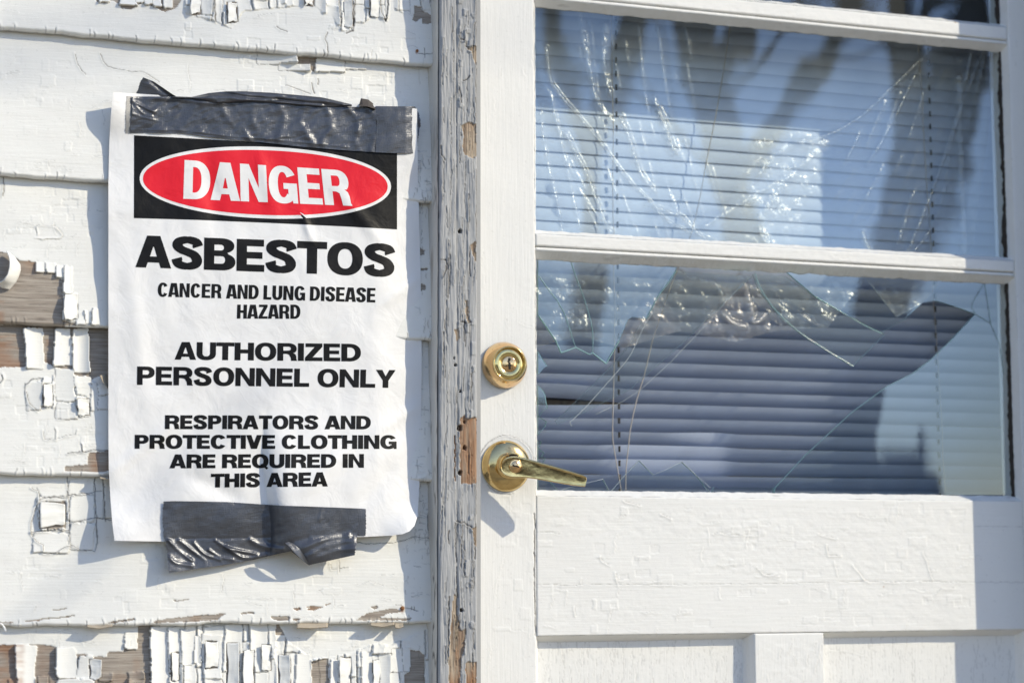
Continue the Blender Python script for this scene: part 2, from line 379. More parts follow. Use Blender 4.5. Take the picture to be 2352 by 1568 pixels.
class Relief:
    """height (m) and wear attributes of a painted surface; marks are given in picture units on the surface itself"""
    def __init__(s, px, py, seed, wx=1.1, wy=1.1):
        s.px, s.py = px, py; sh = px.shape; s.H = np.zeros(sh); s.bare = np.zeros(sh); s.dirt = np.zeros(sh); s.rust = np.zeros(sh)
        s.rng = np.random.RandomState(seed)
        s.wx = px + wx*fbm(px/11, py/11, seed+1, 3)*2; s.wy = py + wy*fbm(px/11, py/11, seed+2, 3)*2
    def off(s, pts, depth=.0009, rag=True):
        m = inpoly(s.wx if rag else s.px, s.wy if rag else s.py, pts)
        s.bare[m] = 1; s.H[m] = -depth
    def stain(s, x0, y0, x1, y1, amt):
        m = (s.px > x0) & (s.px < x1) & (s.py > y0) & (s.py < y1); f = np.clip(.7+1.2*fbm(s.px/40, s.py/12, 71, 3), 0, 1)*sstep(0, 14, np.minimum(s.px-x0, x1-s.px))
        s.rust = np.maximum(s.rust, np.where(m, amt*f*s.bare, 0))
    def crack(s, pts, w=1.6, lift=.0005, dark=1.0, depth=.0008):
        d, sg = pldist(s.wx, s.wy, pts)
        k = np.clip((w/2+1.0-d)/1.8, 0, 1)
        s.H += lift*np.exp(-(d/4.0)**2)*(sg > 0) - depth*k
        s.dirt = np.maximum(s.dirt, k*dark)
    def chip(s, x0, y0, x1, y1, side='L', lift=.003, rag=1.0, pw=2.0, solid=True):
        sd = int(x0*7+y0*3) % 997; xc, yc = (x0+x1)/2, (y0+y1)/2; w_, h_ = (x1-x0)/2, (y1-y0)/2
        sh = .10*math.sin(sd); tp = .16*math.cos(sd*1.7)
        a = s.px + rag*fbm(s.px/13, s.py/13, sd, 3)*1.3 + sh*(s.py-yc)*min(1, w_/h_); a = xc + (a-xc)/(1+tp*np.clip((s.py-yc)/h_, -1, 1))
        b = s.py + rag*fbm(s.px/13, s.py/13, sd+5, 3)*1.3 + .06*math.sin(sd*2.3)*(s.px-xc)
        rr = min(w_, h_)*.22; qx, qy = np.abs(a-xc)-(w_-rr), np.abs(b-yc)-(h_-rr)
        e = rr - np.hypot(np.maximum(qx, 0), np.maximum(qy, 0)) - np.minimum(np.maximum(qx, qy), 0); m = e > 0
        u = (s.px-x0)/(x1-x0); v = (s.py-y0)/(y1-y0)
        q = {'L': 1-u, 'R': u, 'T': 1-v, 'B': v, 'A': np.abs(2*u-1), 'V': np.abs(2*v-1), 'LB': (1-u)*.6+v*.4}[side]
        h = .0006 + lift*np.clip(q, 0, 1)**pw
        s.H[m] = h[m]; s.bare[m] = 0; s.dirt[m] = 0
        r = (e < 0) & (e > -1.5); s.dirt[r] = np.maximum(s.dirt[r], np.where((a < x0+1) | (b > y1-1), .5, .10)[r])   # painted shadow rim outside the lifted edge, stronger at left and below; s.H[r] = np.minimum(s.H[r], -.0008)
    def cells(s, poly, cw, ch, lift=.0015, miss=0.0, w=1.6, horiz=.8, vert=.9, seed=0, dark=1.0):
        rng = np.random.RandomState(seed); poly = np.array(poly, float)
        m = inpoly(s.wx, s.wy, poly)
        if not m.any(): return
        x0, x1 = poly[:, 0].min(), poly[:, 0].max(); y0, y1 = poly[:, 1].min(), poly[:, 1].max()
        xb = [x0]
        while xb[-1] < x1: xb.append(xb[-1]+rng.uniform(*cw))
        xb = np.array(xb); vo = rng.rand(len(xb)) < vert
        hf = .5*fbm(s.px/3.6, s.py/3.6, seed+17, 2); X, Y = (s.wx+6*fbm(s.px/75, s.py/50, seed+7, 2)+hf)[m], (s.wy+5*fbm(s.px/50, s.py/60, seed+8, 2)+hf)[m]; H = s.H[m]; D = s.dirt[m]; B = s.bare[m]
        c = np.clip(np.searchsorted(xb, X)-1, 0, len(xb)-2)
        for k in range(len(xb)-1):
            kk = c == k
            if not kk.any(): continue
            yb = [y0-rng.uniform(0, ch[1])]
            while yb[-1] < y1: yb.append(yb[-1]+rng.uniform(*ch))
            yb = np.array(yb); ho = rng.rand(len(yb)) < horiz
            x, y = X[kk], Y[kk]; r = np.clip(np.searchsorted(yb, y)-1, 0, len(yb)-2)
            L = (.3+.7*rng.rand(len(yb)))*lift; gp = rng.uniform(-.5, 1.4, len(yb))*w*.6; ls = rng.rand(len(yb)); gone = rng.rand(len(yb)) < miss
            dxl = np.where(vo[k], x-xb[k], 99); dxr = np.where(vo[k+1], xb[k+1]-x, 99)
            dyt = np.where(ho[r], y-yb[r], 99); dyb = np.where(ho[r+1], yb[r+1]-y, 99)
            d = np.minimum(np.minimum(dxl, dxr), np.minimum(dyt, dyb))
            u = (x-xb[k])/(xb[k+1]-xb[k]); v = (y-yb[r])/(yb[r+1]-yb[r])
            h = L[r]*(.35*(2*np.abs(u-.5))**2 + .25*(2*np.abs(v-.5))**3) + L[r]*1.5*np.where(ls[r] > .45, np.clip(1-u, 0, 1)**2.5, np.where(ls[r] > .2, np.clip(v, 0, 1)**2.5, np.clip(u, 0, 1)**2.5))
            kc = np.clip((w/2+.9+gp[r]-d)/1.8, 0, 1)
            hh = h*(1-kc) - .0008*kc
            g = gone[r]
            H[kk] = np.where(g, -.0009, hh); D[kk] = np.maximum(D[kk], np.where(g, 0, kc*dark*(.25+.6*ls[r]))); B[kk] = np.maximum(B[kk], g)
        s.H[m] = H; s.dirt[m] = D; s.bare[m] = B
    def hair(s, n, box, ln=(8, 30), w=.7, dark=.5, vertical=.5, lift=.0003):
        x0, y0, x1, y1 = box
        for _ in range(n):
            x, y = s.rng.uniform(x0, x1), s.rng.uniform(y0, y1); p = [(x, y)]; v = s.rng.rand() < vertical
            for k in range(s.rng.randint(2, 6)):
                t = s.rng.uniform(*ln)/3
                x += s.rng.uniform(-.4, .4)*t if v else t; y += t if v else s.rng.uniform(-.4, .5)*t; p.append((x, y))
            s.crack(p, w, lift, dark*s.rng.uniform(.4, 1), .0004)
    def scales(s, n, box, lift=.0006):
        """thick old layers under the paint: low plates with raised rims"""
        x0, y0, x1, y1 = box
        for _ in range(n):
            cx, cy = s.rng.uniform(x0, x1), s.rng.uniform(y0, y1); a, b = s.rng.uniform(4, 22), s.rng.uniform(4, 14)
            q = np.maximum(np.abs((s.wx-cx)/a), np.abs((s.wy-cy)/b)); m = q < 1
            s.H[m] += lift*s.rng.uniform(.3, 1)*s.rng.choice([-1, 1])
    def attrs(s): return dict(bare=s.bare, dirt=s.dirt, rust=s.rust)

wall = empty('house_wall', (TRIM_L-.3, 0, 0), 'old wooden house wall of white clapboards with flaking paint', 'wall')
BF = -0.016                                        # depth of a board's lower edge
BOARDS = [((0, 65), (997, 150)), ((0, 401), (997, 464.5)), ((0, 741), (997, 781.3)), ((0, 1088), (997, 1103.5)), ((0, 1438), (997, 1428)), ((0, 1785), (997, 1752))]
FXA = X_at(-45, 784, -.01)
XS_FINE = dens(WALL_L, TRIM_L+.004, FXA, TRIM_L+.004, .00095, .05)

def board_marks(k, R):
    q = R.rng
    R.H += .00012*fbm(R.px/60, R.py/2.2, 40+k, 3) + .0009*fbm(R.px/130, R.py/60, 50+k, 2)
    if k == 0:
        R.off([(215, -9), (222, 5), (240, 8), (250, 2), (262, 3), (275, 10), (278, 20), (300, 22), (315, 10), (330, 7), (345, 14), (360, 18), (370, 24), (380, 28), (400, 22), (408, 15), (424, -9)])
        for c in ((228, -10, 250, 6, 'B', .003), (275, -10, 313, 14, 'B', .004), (313, -10, 331, 7, 'B', .002), (331, -10, 350, 12, 'B', .003), (350, -10, 370, 17, 'B', .0035), (374, -10, 396, 20, 'LB', .003)): R.chip(*c[:4], side=c[4], lift=c[5])
        R.cells([(424, -9), (990, -9), (990, 22), (930, 34), (905, 20), (884, 52), (862, 30), (816, 72), (782, 72), (760, 30), (742, 32), (720, 10), (560, 26), (530, 66), (500, 52), (425, 30)], (16, 42), (26, 70), .0022, 0, 1.2, .4, .75, 3)
        R.off([(951, 15), (968, 15), (970, 25), (985, 30), (997, 40), (997, 55), (970, 54), (968, 40), (955, 52), (948, 45), (952, 30)])
        R.crack([(815, 0), (814, 36), (811, 72), (795, 76)], 2.2, .001); R.crack([(779, 0), (779, 34), (785, 44), (782, 62)], 2, .001)
        R.crack([(874, 0), (876, 28), (884, 50), (890, 30), (891, 0)], 2.4, .0014); R.crack([(492, 0), (494, 38), (496, 50)], 3, .0016)
        R.crack([(751, 75), (748, 92), (753, 105), (753, 130)], 1.6); R.crack([(635, 60), (643, 68), (660, 72)], 1.2)
        R.crack([(961, 124), (975, 126), (995, 122)], 1.2); R.crack([(975, 110), (976, 132)], 1)
        R.hair(14, (0, 5, 990, 130)); R.scales(26, (380, 0, 980, 130), .0005)
        _nail(R, 958, 117, 3.2)
    if k == 1:
        R.off([(677, 124), (727, 130), (722, 165), (705, 160), (690, 152), (678, 150)])
        R.chip(590, 120, 678, 150, 'R', .009, 1.5, 2.4); R.chip(640, 148, 712, 164, 'R', .006, 1.5, 2)
        R.chip(724, 134, 792, 166, 'B', .003, 1.5); R.chip(793, 138, 838, 160, 'B', .0015, 1.5)
        R.crack([(173, 125), (180, 150), (188, 163), (196, 170)], 1); R.crack([(231, 123), (237, 140), (250, 154), (275, 160), (300, 164), (330, 166), (345, 175), (366, 190)], 1.1)
        R.crack([(716, 190), (718, 205), (722, 215)], 2); R.crack([(656, 196), (690, 208), (714, 216)], 1.4); R.crack([(730, 180), (731, 195)], 1.6)
        R.hair(22, (0, 130, 990, 240)); R.hair(10, (0, 240, 245, 400), vertical=.2); R.hair(16, (900, 250, 995, 460), (5, 14)); R.scales(34, (560, 130, 960, 240), .0005); R.scales(18, (0, 130, 240, 400), .0003)
        R.hair(46, (950, 345, 997, 468), (5, 20), .8, .8, .55, .0005)
    if k == 2:
        R.off([(-60, 575), (15, 580), (47, 598), (82, 601), (82, 625), (104, 626), (127, 628), (127, 638), (145, 640), (145, 670), (146, 737), (175, 742), (176, 748), (-60, 748)])
        R.stain(-80, 690, 16, 745, .4)
        for c in ((82, 602, 104, 626, 'LB', .003), (104.5, 603, 128, 627, 'LB', .0025), (128, 610, 145, 638, 'LB', .0035), (145.5, 611, 167, 671, 'L', .0035), (145, 672, 177, 737, 'L', .005), (176, 723, 195, 746, 'B', .002), (195.5, 714, 210, 743, 'A', .002), (211, 708, 229, 746, 'L', .0035)): R.chip(*c[:4], side=c[4], lift=c[5])
        R.crack([(8, 408), (9, 430), (6, 450)], 2, .0012); R.crack([(84, 536), (82, 520), (90, 517), (126, 518), (136, 528), (146, 540), (140, 548), (110, 550), (84, 549)], 1.1, .0009, .5)
        R.hair(20, (0, 420, 245, 570), vertical=.3); R.scales(16, (20, 440, 240, 570), .0004)
        R.hair(46, (950, 462, 997, 786), (5, 20), .8, .8, .55, .0005)
        R.off([(960, 564), (970, 572), (976, 574), (974, 586), (960, 588)]); R.off([(960, 615), (984, 617), (982, 621), (960, 622)]); R.off([(960, 646), (968, 652), (979, 655), (978, 666), (960, 669)])
    if k == 3:
        R.off([(-60, 744), (260, 750), (260, 862), (228, 864), (205, 874), (175, 860), (125, 840), (100, 829), (55, 843), (-60, 844)])
        for c in ((57, 753, 100, 847, 'L', .0045), (123, 753, 165, 840, 'L', .0045), (166, 754, 205, 856, 'A', .0035)): R.chip(*c[:4], side=c[4], lift=c[5], rag=2)
        for c in ((59, 877, 97, 941, 'R', .002), (97.5, 868, 120, 936, 'L', .002), (121, 862, 127, 935, 'L', .001), (127.5, 846, 171, 922, 'R', .0016), (172.5, 864, 208, 908, 'L', .002), (177, 910, 208, 957, 'L', .003), (127.5, 925, 177, 962, 'R', .0015), (209, 876, 224, 943, 'L', .001), (225, 880, 260, 907, 'B', .0012), (226, 909, 260, 941, 'B', .001)): R.chip(*c[:4], side=c[4], lift=c[5], rag=2.5)
        R.crack([(0, 880), (8, 870), (5, 862)], 1.5, .001); R.crack([(58, 885), (72, 872), (97, 868)], 1.6, .001); R.crack([(60, 900), (66, 925), (80, 938), (86, 944)], 1.4, .001)
        R.crack([(100, 990), (101, 1008), (127, 1008), (126, 985)], 1.3, .0008, .7); R.crack([(127, 1008), (150, 1000), (174, 998), (176, 988)], 1, .0006, .6)
        R.crack([(155, 1040), (172, 1039), (190, 1037), (187, 1020)], 1.6, .0012); R.crack([(190, 1038), (215, 1033), (249, 1034)], 2, .0012)
        R.off([(148, 1072), (165, 1069), (202, 1067), (203, 1040), (260, 1034), (260, 1078), (228, 1084), (205, 1083), (150, 1083)])
        R.hair(18, (0, 960, 230, 1070), vertical=.35); R.scales(20, (0, 880, 240, 1060), .0004)
        R.hair(46, (950, 778, 997, 1110), (5, 20), .8, .8, .55, .0005)
        _nail(R, 22, 862, .1)
        R.stain(-80, 770, 58, 850, .5); R.stain(98, 780, 124, 835, .35); R.stain(200, 1036, 232, 1086, .55)
    if k == 4:
        R.stain(0, 0, 1, 1, 0)
        for c in ((88, 1143, 155, 1217, 'LB', .004), (158, 1137, 216, 1197, 'A', .0012), (218, 1128, 236, 1190, 'L', .0012), (158, 1200, 216, 1262, 'T', .0012), (76, 1222, 158, 1268, 'B', .0018), (90, 1120, 155, 1142, 'B', .0009), (157, 1100, 216, 1136, 'L', .0008), (218, 1098, 237, 1126, 'L', .0008), (239, 1098, 262, 1190, 'L', .001)): R.chip(*c[:4], side=c[4], lift=c[5], rag=2.5)
        R.crack([(73, 1120), (88, 1127), (92, 1145), (82, 1165), (72, 1200), (72, 1225), (82, 1240), (97, 1250), (100, 1270), (125, 1270), (150, 1255), (165, 1252), (185, 1262), (217, 1265), (224, 1245), (221, 1200)], 1.3, .0012)
        R.crack([(72, 1221), (100, 1218), (130, 1215), (158, 1218)], 1.7, .002); R.crack([(92, 1145), (125, 1139), (155, 1138)], 1.7, .001); R.crack([(157, 1137), (185, 1133), (216, 1131)], 1.5, .001); R.crack([(162, 1200), (190, 1194), (221, 1189), (255, 1193)], 1.5, .001)
        R.crack([(217, 1098), (219, 1150), (222, 1200), (224, 1240)], 1.5, .001); R.crack([(237, 1100), (239, 1140), (242, 1196)], 1.8, .0008); R.crack([(155, 1095), (157, 1140), (159, 1190), (162, 1255)], 1.7, .001)
        R.off([(121, 1400), (140, 1397), (154, 1395), (152, 1398), (122, 1402)]); R.off([(50, 1427), (110, 1419), (170, 1412), (172, 1414), (110, 1422), (52, 1428)]); R.off([(0, 1428), (30, 1427), (30, 1430), (0, 1431)])
        R.off([(399, 1378), (433, 1375), (435, 1376), (430, 1379), (400, 1380)]); R.off([(350, 1430), (360, 1423), (420, 1416), (470, 1411), (520, 1408), (498, 1424), (430, 1427)]); R.off([(248, 1431), (260, 1426), (308, 1420), (310, 1423), (262, 1430)]); R.off([(553, 1407), (582, 1404), (583, 1409), (556, 1410)])
        R.off([(701, 1392), (722, 1390), (743, 1394), (732, 1398), (722, 1402), (704, 1400), (712, 1395)]); R.off([(672, 1396), (688, 1394), (690, 1398), (682, 1402)]); R.off([(851, 1393), (866, 1390), (870, 1396), (860, 1400)]); R.off([(744, 1388), (760, 1385), (761, 1387), (748, 1390)])
        R.off([(818, 1424), (842, 1407), (880, 1400), (910, 1397), (926, 1403), (890, 1410), (870, 1417), (905, 1419), (945, 1418), (940, 1424)]); R.off([(621, 1415), (640, 1413), (667, 1416), (664, 1424), (640, 1425), (624, 1421)]); R.off([(672, 1420), (690, 1420), (688, 1424), (674, 1425)])
        R.crack([(758, 1295), (762, 1306), (780, 1305), (800, 1304)], 1.2, .0007, .7); R.crack([(779, 1285), (779, 1312)], 1.2)
        R.crack([(820, 1245), (850, 1248), (900, 1246), (925, 1242), (950, 1232), (985, 1236)], 1.2); R.crack([(983, 1180), (984, 1215), (988, 1236)], 1.4)
        R.crack([(920, 1395), (940, 1396), (960, 1402)], 1.1); R.crack([(951, 1392), (953, 1400), (945, 1400), (945, 1392)], 1.4)
        R.hair(10, (0, 1290, 380, 1400), vertical=.1); R.hair(20, (480, 1320, 960, 1420), vertical=.15, dark=.7); R.hair(24, (900, 1240, 990, 1400), (5, 16), dark=.8, vertical=.3); R.scales(20, (330, 1240, 440, 1300), .0004); R.scales(22, (0, 1290, 990, 1400), .0003)
        R.hair(46, (950, 1098, 997, 1240), (5, 20), .8, .8, .55, .0005)
        _nail(R, 924, 1396, 4.5)
    if k == 5:
        R.off([(-60, 1480), (31, 1481), (38, 1480), (75, 1479), (85, 1478), (120, 1483), (129, 1485), (155, 1496), (178, 1501), (190, 1500), (217, 1506), (245, 1508), (248, 1499), (260, 1494), (283, 1496), (285, 1489), (315, 1491), (316, 1446), (319, 1430), (350, 1430), (343, 1700), (-60, 1700)])
        R.stain(-80, 1478, 62, 1700, .5); R.stain(82, 1478, 128, 1700, .22); R.stain(300, 1480, 330, 1560, .2)
        R.cells([(344, 1436), (565, 1432), (640, 1432), (660, 1470), (700, 1500), (714, 1515), (800, 1500), (830, 1490), (850, 1480), (900, 1480), (990, 1440), (998, 1500), (995, 1720), (344, 1720)], (14, 46), (50, 150), .0028, .04, 1.6, .6, .88, 12)
        R.cells([(-60, 1560), (343, 1540), (343, 1740), (-60, 1740)], (22, 48), (40, 110), .003, .35, 2, .8, .95, 14)
        for c in ((36, 1480, 82, 1585, 'L', .004), (128, 1486, 177, 1556, 'L', .0045), (177.5, 1504, 217, 1566, 'T', .003), (285, 1452, 314, 1490, 'LB', .003), (344, 1438, 386, 1572, 'L', .005), (387, 1440, 414, 1575, 'L', .003), (415, 1446, 445, 1527, 'L', .0025), (446, 1458, 462, 1521, 'A', .002), (463, 1456, 506, 1520, 'T', .0016), (128, 1558, 212, 1640, 'T', .003)): R.chip(*c[:4], side=c[4], lift=c[5], rag=2.2)
        R.off([(716, 1518), (754, 1510), (756, 1640), (713, 1640)]); R.chip(757, 1514, 776, 1600, 'L', .003); R.chip(678, 1500, 714, 1620, 'L', .002)
        R.off([(943, 1493), (964, 1493), (976, 1504), (976, 1600), (929, 1600), (929, 1548), (942, 1541)]); R.chip(897, 1488, 924, 1542, 'L', .002); R.chip(925, 1487, 942, 1541, 'L', .0015); R.chip(828, 1495, 856, 1640, 'L', .004); R.chip(872, 1500, 896, 1610, 'R', .003)
        R.hair(10, (0, 1440, 300, 1480)); R.hair(14, (590, 1440, 990, 1500)); R.scales(24, (580, 1440, 960, 1510), .0004)

FLAKES = {0: [(440, -8, 462, 34, 'L', .005), (522, 6, 546, 52, 'L', .004), (792, 4, 812, 60, 'R', .003), (850, -8, 870, 38, 'L', .005), (700, -8, 722, 14, 'L', .004)],
          2: [(150, 676, 178, 733, 'L', .007)], 3: [(99, 882, 121, 932, 'L', .004), (180, 916, 207, 953, 'L', .006)], 4: [(92, 1152, 152, 1212, 'L', .004)],
          5: [(206, 1512, 232, 1556, 'R', .004), (393, 1498, 412, 1562, 'L', .005), (472, 1472, 499, 1533, 'L', .0045), (521, 1476, 549, 1575, 'R', .004), (560, 1494, 584, 1575, 'L', .006), (602, 1480, 622, 1538, 'L', .004), (641, 1502, 666, 1575, 'R', .005), (782, 1508, 806, 1575, 'L', .006), (857, 1516, 872, 1575, 'L', .004)]}
NAILS = []
def _nail(R, x, y, r):
    d = np.hypot((R.px-x), (R.py-y)); d2 = np.hypot((R.px-x)/1.0, (R.py-y-2)/1.5) + 1.5*fbm(R.px/4, R.py/4, 9, 2)
    if r > 1:
        R.rust = np.maximum(R.rust, .75*np.clip((r*1.5-d2)/(r*.8), 0, 1)); NAILS.append((x, y, r))

def loose_flakes(k, R):
    for (x0, y0, x1, y1, sd, lf) in FLAKES.get(k, ()): R.off([(x0-2, y0), (x1-1, y0-1), (x1+1, y1), (x0-1, y1+2)])
def clapboard(k, l0, l1, fine=True):
    P0, P1 = at1(*l0, BF), at1(*l1, BF)
    xs = XS_FINE if fine else np.linspace(WALL_L, TRIM_L+.004, 30)
    zb = P0[2] + (P1[2]-P0[2])*(xs-P0[0])/(P1[0]-P0[0])
    rng = np.random.RandomState(100+k)
    chipped = .0016*fbm(xs*45, xs*0+k*3.3, 70+k, 4) + .0022*np.clip(fbm(xs*16, xs*0+k, 80+k, 3)-.25, 0, 1)*(2.2 if k in (3, 4, 5) else 1.0)
    zb = zb + chipped
    exp_ = .192
    n = 200 if fine else 6
    v = np.linspace(0, 1, n)
    Z = zb[None] + exp_*(1-v)[:, None]; X = np.broadcast_to(xs, Z.shape)
    yp = -.003 + (BF+.003)*np.clip((v-.10)/.9, 0, 1)[:, None] + 0*Z
    px, py = proj(X, yp, Z); R = Relief(px, py, 200+11*k)
    if fine:
        board_marks(k, R); loose_flakes(k, R)
        # cracks running over the lower edge
        xq = -40
        while xq < 995:
            xq += rng.uniform(9, 46)*rng.choice([.6, 1, 2.2])
            yb = float(np.interp(xq, [l0[0], l1[0]], [l0[1], l1[1]]))
            R.crack([(xq, yb+8), (xq+rng.uniform(-1, 1), yb-4), (xq+rng.uniform(-3, 3), yb-rng.uniform(6, 16))], rng.choice([.5, .9, 1.5]), .0006, rng.uniform(.3, .9), .0010)
    Y = yp - R.H
    # rounded lower edge and underside
    e = np.clip(((1-v)*exp_)/.0028, 0, 1)[:, None]; Y = Y + .0022*(1-e)**2
    rows = []
    for dy, dz in ((.0012, -.0006), (.004, -.0007), (.009, -.0004), (.020, .0)):
        q = np.stack([xs, Y[-1]+dy, Z[-1]+dz+.0004*fbm(xs*300, xs*0+dy*900, 5+k, 2)], -1); rows.append(q)
    P = np.concatenate([np.stack([X, Y, Z], -1), np.array(rows)])
    A = {}
    for nme, a in R.attrs().items():
        A[nme] = np.concatenate([a] + [a[-1:]*f for f in (1, .9, .8, .8)])
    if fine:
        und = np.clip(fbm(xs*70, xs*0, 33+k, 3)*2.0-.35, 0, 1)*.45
        for q, f in ((-1, 1.0), (-2, .8), (-3, .4)): A['dirt'][q] = np.maximum(A['dirt'][q], f*.55+und*f*.4)  # underside rows darker, varied by noise
        # darker band in the corner below the board above
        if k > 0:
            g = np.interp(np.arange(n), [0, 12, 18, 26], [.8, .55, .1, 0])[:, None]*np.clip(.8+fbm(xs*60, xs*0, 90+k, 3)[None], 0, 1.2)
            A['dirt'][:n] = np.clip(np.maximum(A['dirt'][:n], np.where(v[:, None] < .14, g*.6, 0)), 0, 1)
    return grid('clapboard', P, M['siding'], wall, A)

boards = [clapboard(k, *b) for k, b in enumerate(BOARDS)]
tag(boards[2], 'clapboard with a big bare grey patch and a curled paint strip'); tag(boards[5], 'clapboard with the most cracked and flaking paint')
tag(boards[1], 'mostly smooth white clapboard behind the top of the sign'); tag(boards[3], 'clapboard with bare brown wood and three lifted paint chips')
for j in range(1, 4):                              # boards above and below what the photograph shows
    clapboard(20+j, (0, 65-336*j), (997, 150-318*j), False)
for j in range(1, 5):
    clapboard(30+j, (0, 1785+346*j), (997, 1752+324*j), False)
for (x, y, r) in NAILS:
    c = at1(x, y, BF+.0015); R_ = r/1900
    lathe('nail_head', [(R_, 0), (R_*.95, .0012), (R_*.5, .0018), (0.0001, .0019)], c, M['rust'], wall, 14)
box('backing_board', WALL_L, TRIM_L+.01, .008, .03, .02, 2.55, M['wood_back'], wall)

def ribbon(name, top, bot, left, right, yf, mat, parent, nu=24, nv=10, thick=.0006, label=None):
    px, py, U, V = coons(top, bot, left, right, nu, nv)
    y = yf(px, py, U, V); P = at(px, py, y)
    o = grid(name, P, mat, parent)
    md = o.modifiers.new('thickness', 'SOLIDIFY'); md.thickness = thick; md.offset = 0
    return tag(o, label)
# the big curl of paint at the left edge of the photograph
ribbon('paint_flake', [(15, 576), (17, 577), (19, 579)], [(-10, 652), (2, 660), (21, 665)],
       [(15, 576), (21, 590), (23, 603), (22, 614), (18, 630), (8, 644), (-10, 652)], [(19, 579), (33, 590), (46, 608), (47, 620), (43, 634), (36, 648), (21, 665)],
       lambda px, py, U, V: -.012 - .022*(1-U)**.7*np.clip(np.sin(V*3.0)*.75+.35, 0, 1) - .002, M['siding'], boards[2], 24, 40, .0010, 'large curled strip of white paint')
ribbon('paint_flake', [(229, 862), (240, 860), (252, 861)], [(247, 890), (249, 892), (256, 893)], [(229, 862), (236, 878), (247, 890)], [(252, 861), (255, 880), (256, 893)],
       lambda px, py, U, V: -.010 - .008*(1-U), M['wood_chip'], boards[3], 10, 10)
def face_y(k, px, py):
    P = at(px, py, np.full(np.shape(px), -.012)); (a0, a1) = BOARDS[k]; A, B = at1(*a0, BF), at1(*a1, BF)
    zb = A[2]+(B[2]-A[2])*(P[..., 0]-A[0])/(B[0]-A[0]); v = 1-(P[..., 2]-zb)/.192
    return -.003+(BF+.003)*np.clip((v-.10)/.9, 0, 1)
for k, L_ in FLAKES.items():
    for i, (x0, y0, x1, y1, sd, lf) in enumerate(L_):
        r = np.random.RandomState(900+37*k+i); n = 9; h = y1-y0; w_ = x1-x0
        wob = lambda a: np.r_[0, np.cumsum(r.normal(0, a, n-2)), 0]*np.linspace(0, 1, n)*np.linspace(1, 0, n)*3
        lx, rx = x0+r.uniform(-2, 3)+wob(1.3), x1+r.uniform(-3, 2)+wob(1.0); ys = np.linspace(y0, y1, n); sk = r.uniform(-.12, .12)*w_
        xs_ = np.linspace(0, 1, n); ty = y0+wob(1.2)+sk*xs_; by = y1+wob(1.8)-sk*xs_+r.uniform(-3, 3)*xs_
        lft = np.stack([lx, np.linspace(ty[0], by[0], n)], 1); rgt = np.stack([rx, np.linspace(ty[-1], by[-1], n)], 1)
        top = np.stack([np.linspace(lx[0], rx[0], n), ty], 1); bot = np.stack([np.linspace(lx[-1], rx[-1], n), by], 1)
        def yf(px, py, U, V, k=k, sd=sd, lf=lf, r=r):
            q = 1-U if sd == 'L' else U
            return face_y(k, px, py)-.0012-lf*q**1.7*(.55+.45*np.sin(V*2.2+r.uniform(0, 1.5)))-.0006*vn(V*7, U*2, 11)
        ribbon('paint_flake', top, bot, lft, rgt, yf, M['siding'], boards[k], 16, 24, .0008)
def splinter(x0, x1, y0, y1, sag, k):
    ribbon('wood_splinter', [(x0, y0), ((x0+x1)/2, y0+sag*.3), (x1, y0)], [(x0, y1), ((x0+x1)/2, y1+sag), (x1, y1-2)], [(x0, y0), (x0, y1)], [(x1, y0), (x1, y1-2)],
           lambda px, py, U, V: BF+.006 - .011*V, M['wood_chip'], boards[k], 16, 6, .0012)
for a in ((681, 753, 1427, 1441, 1, 4), (850, 906, 1427, 1435, 4, 4), (907, 926, 1427, 1440, 2, 4), (199, 258, 1431, 1439, 4, 4)): splinter(*a)
for a in ((229, 262, 1090, 1098, 2, 3),): splinter(*a)
ribbon('paint_flake', [(-4, 1428), (4, 1430)], [(12, 1449), (15, 1448)], [(-4, 1428), (6, 1436), (12, 1449)], [(4, 1430), (11, 1438), (15, 1448)], lambda px, py, U, V: BF-.004-.006*V, M['siding'], boards[4], 5, 10)

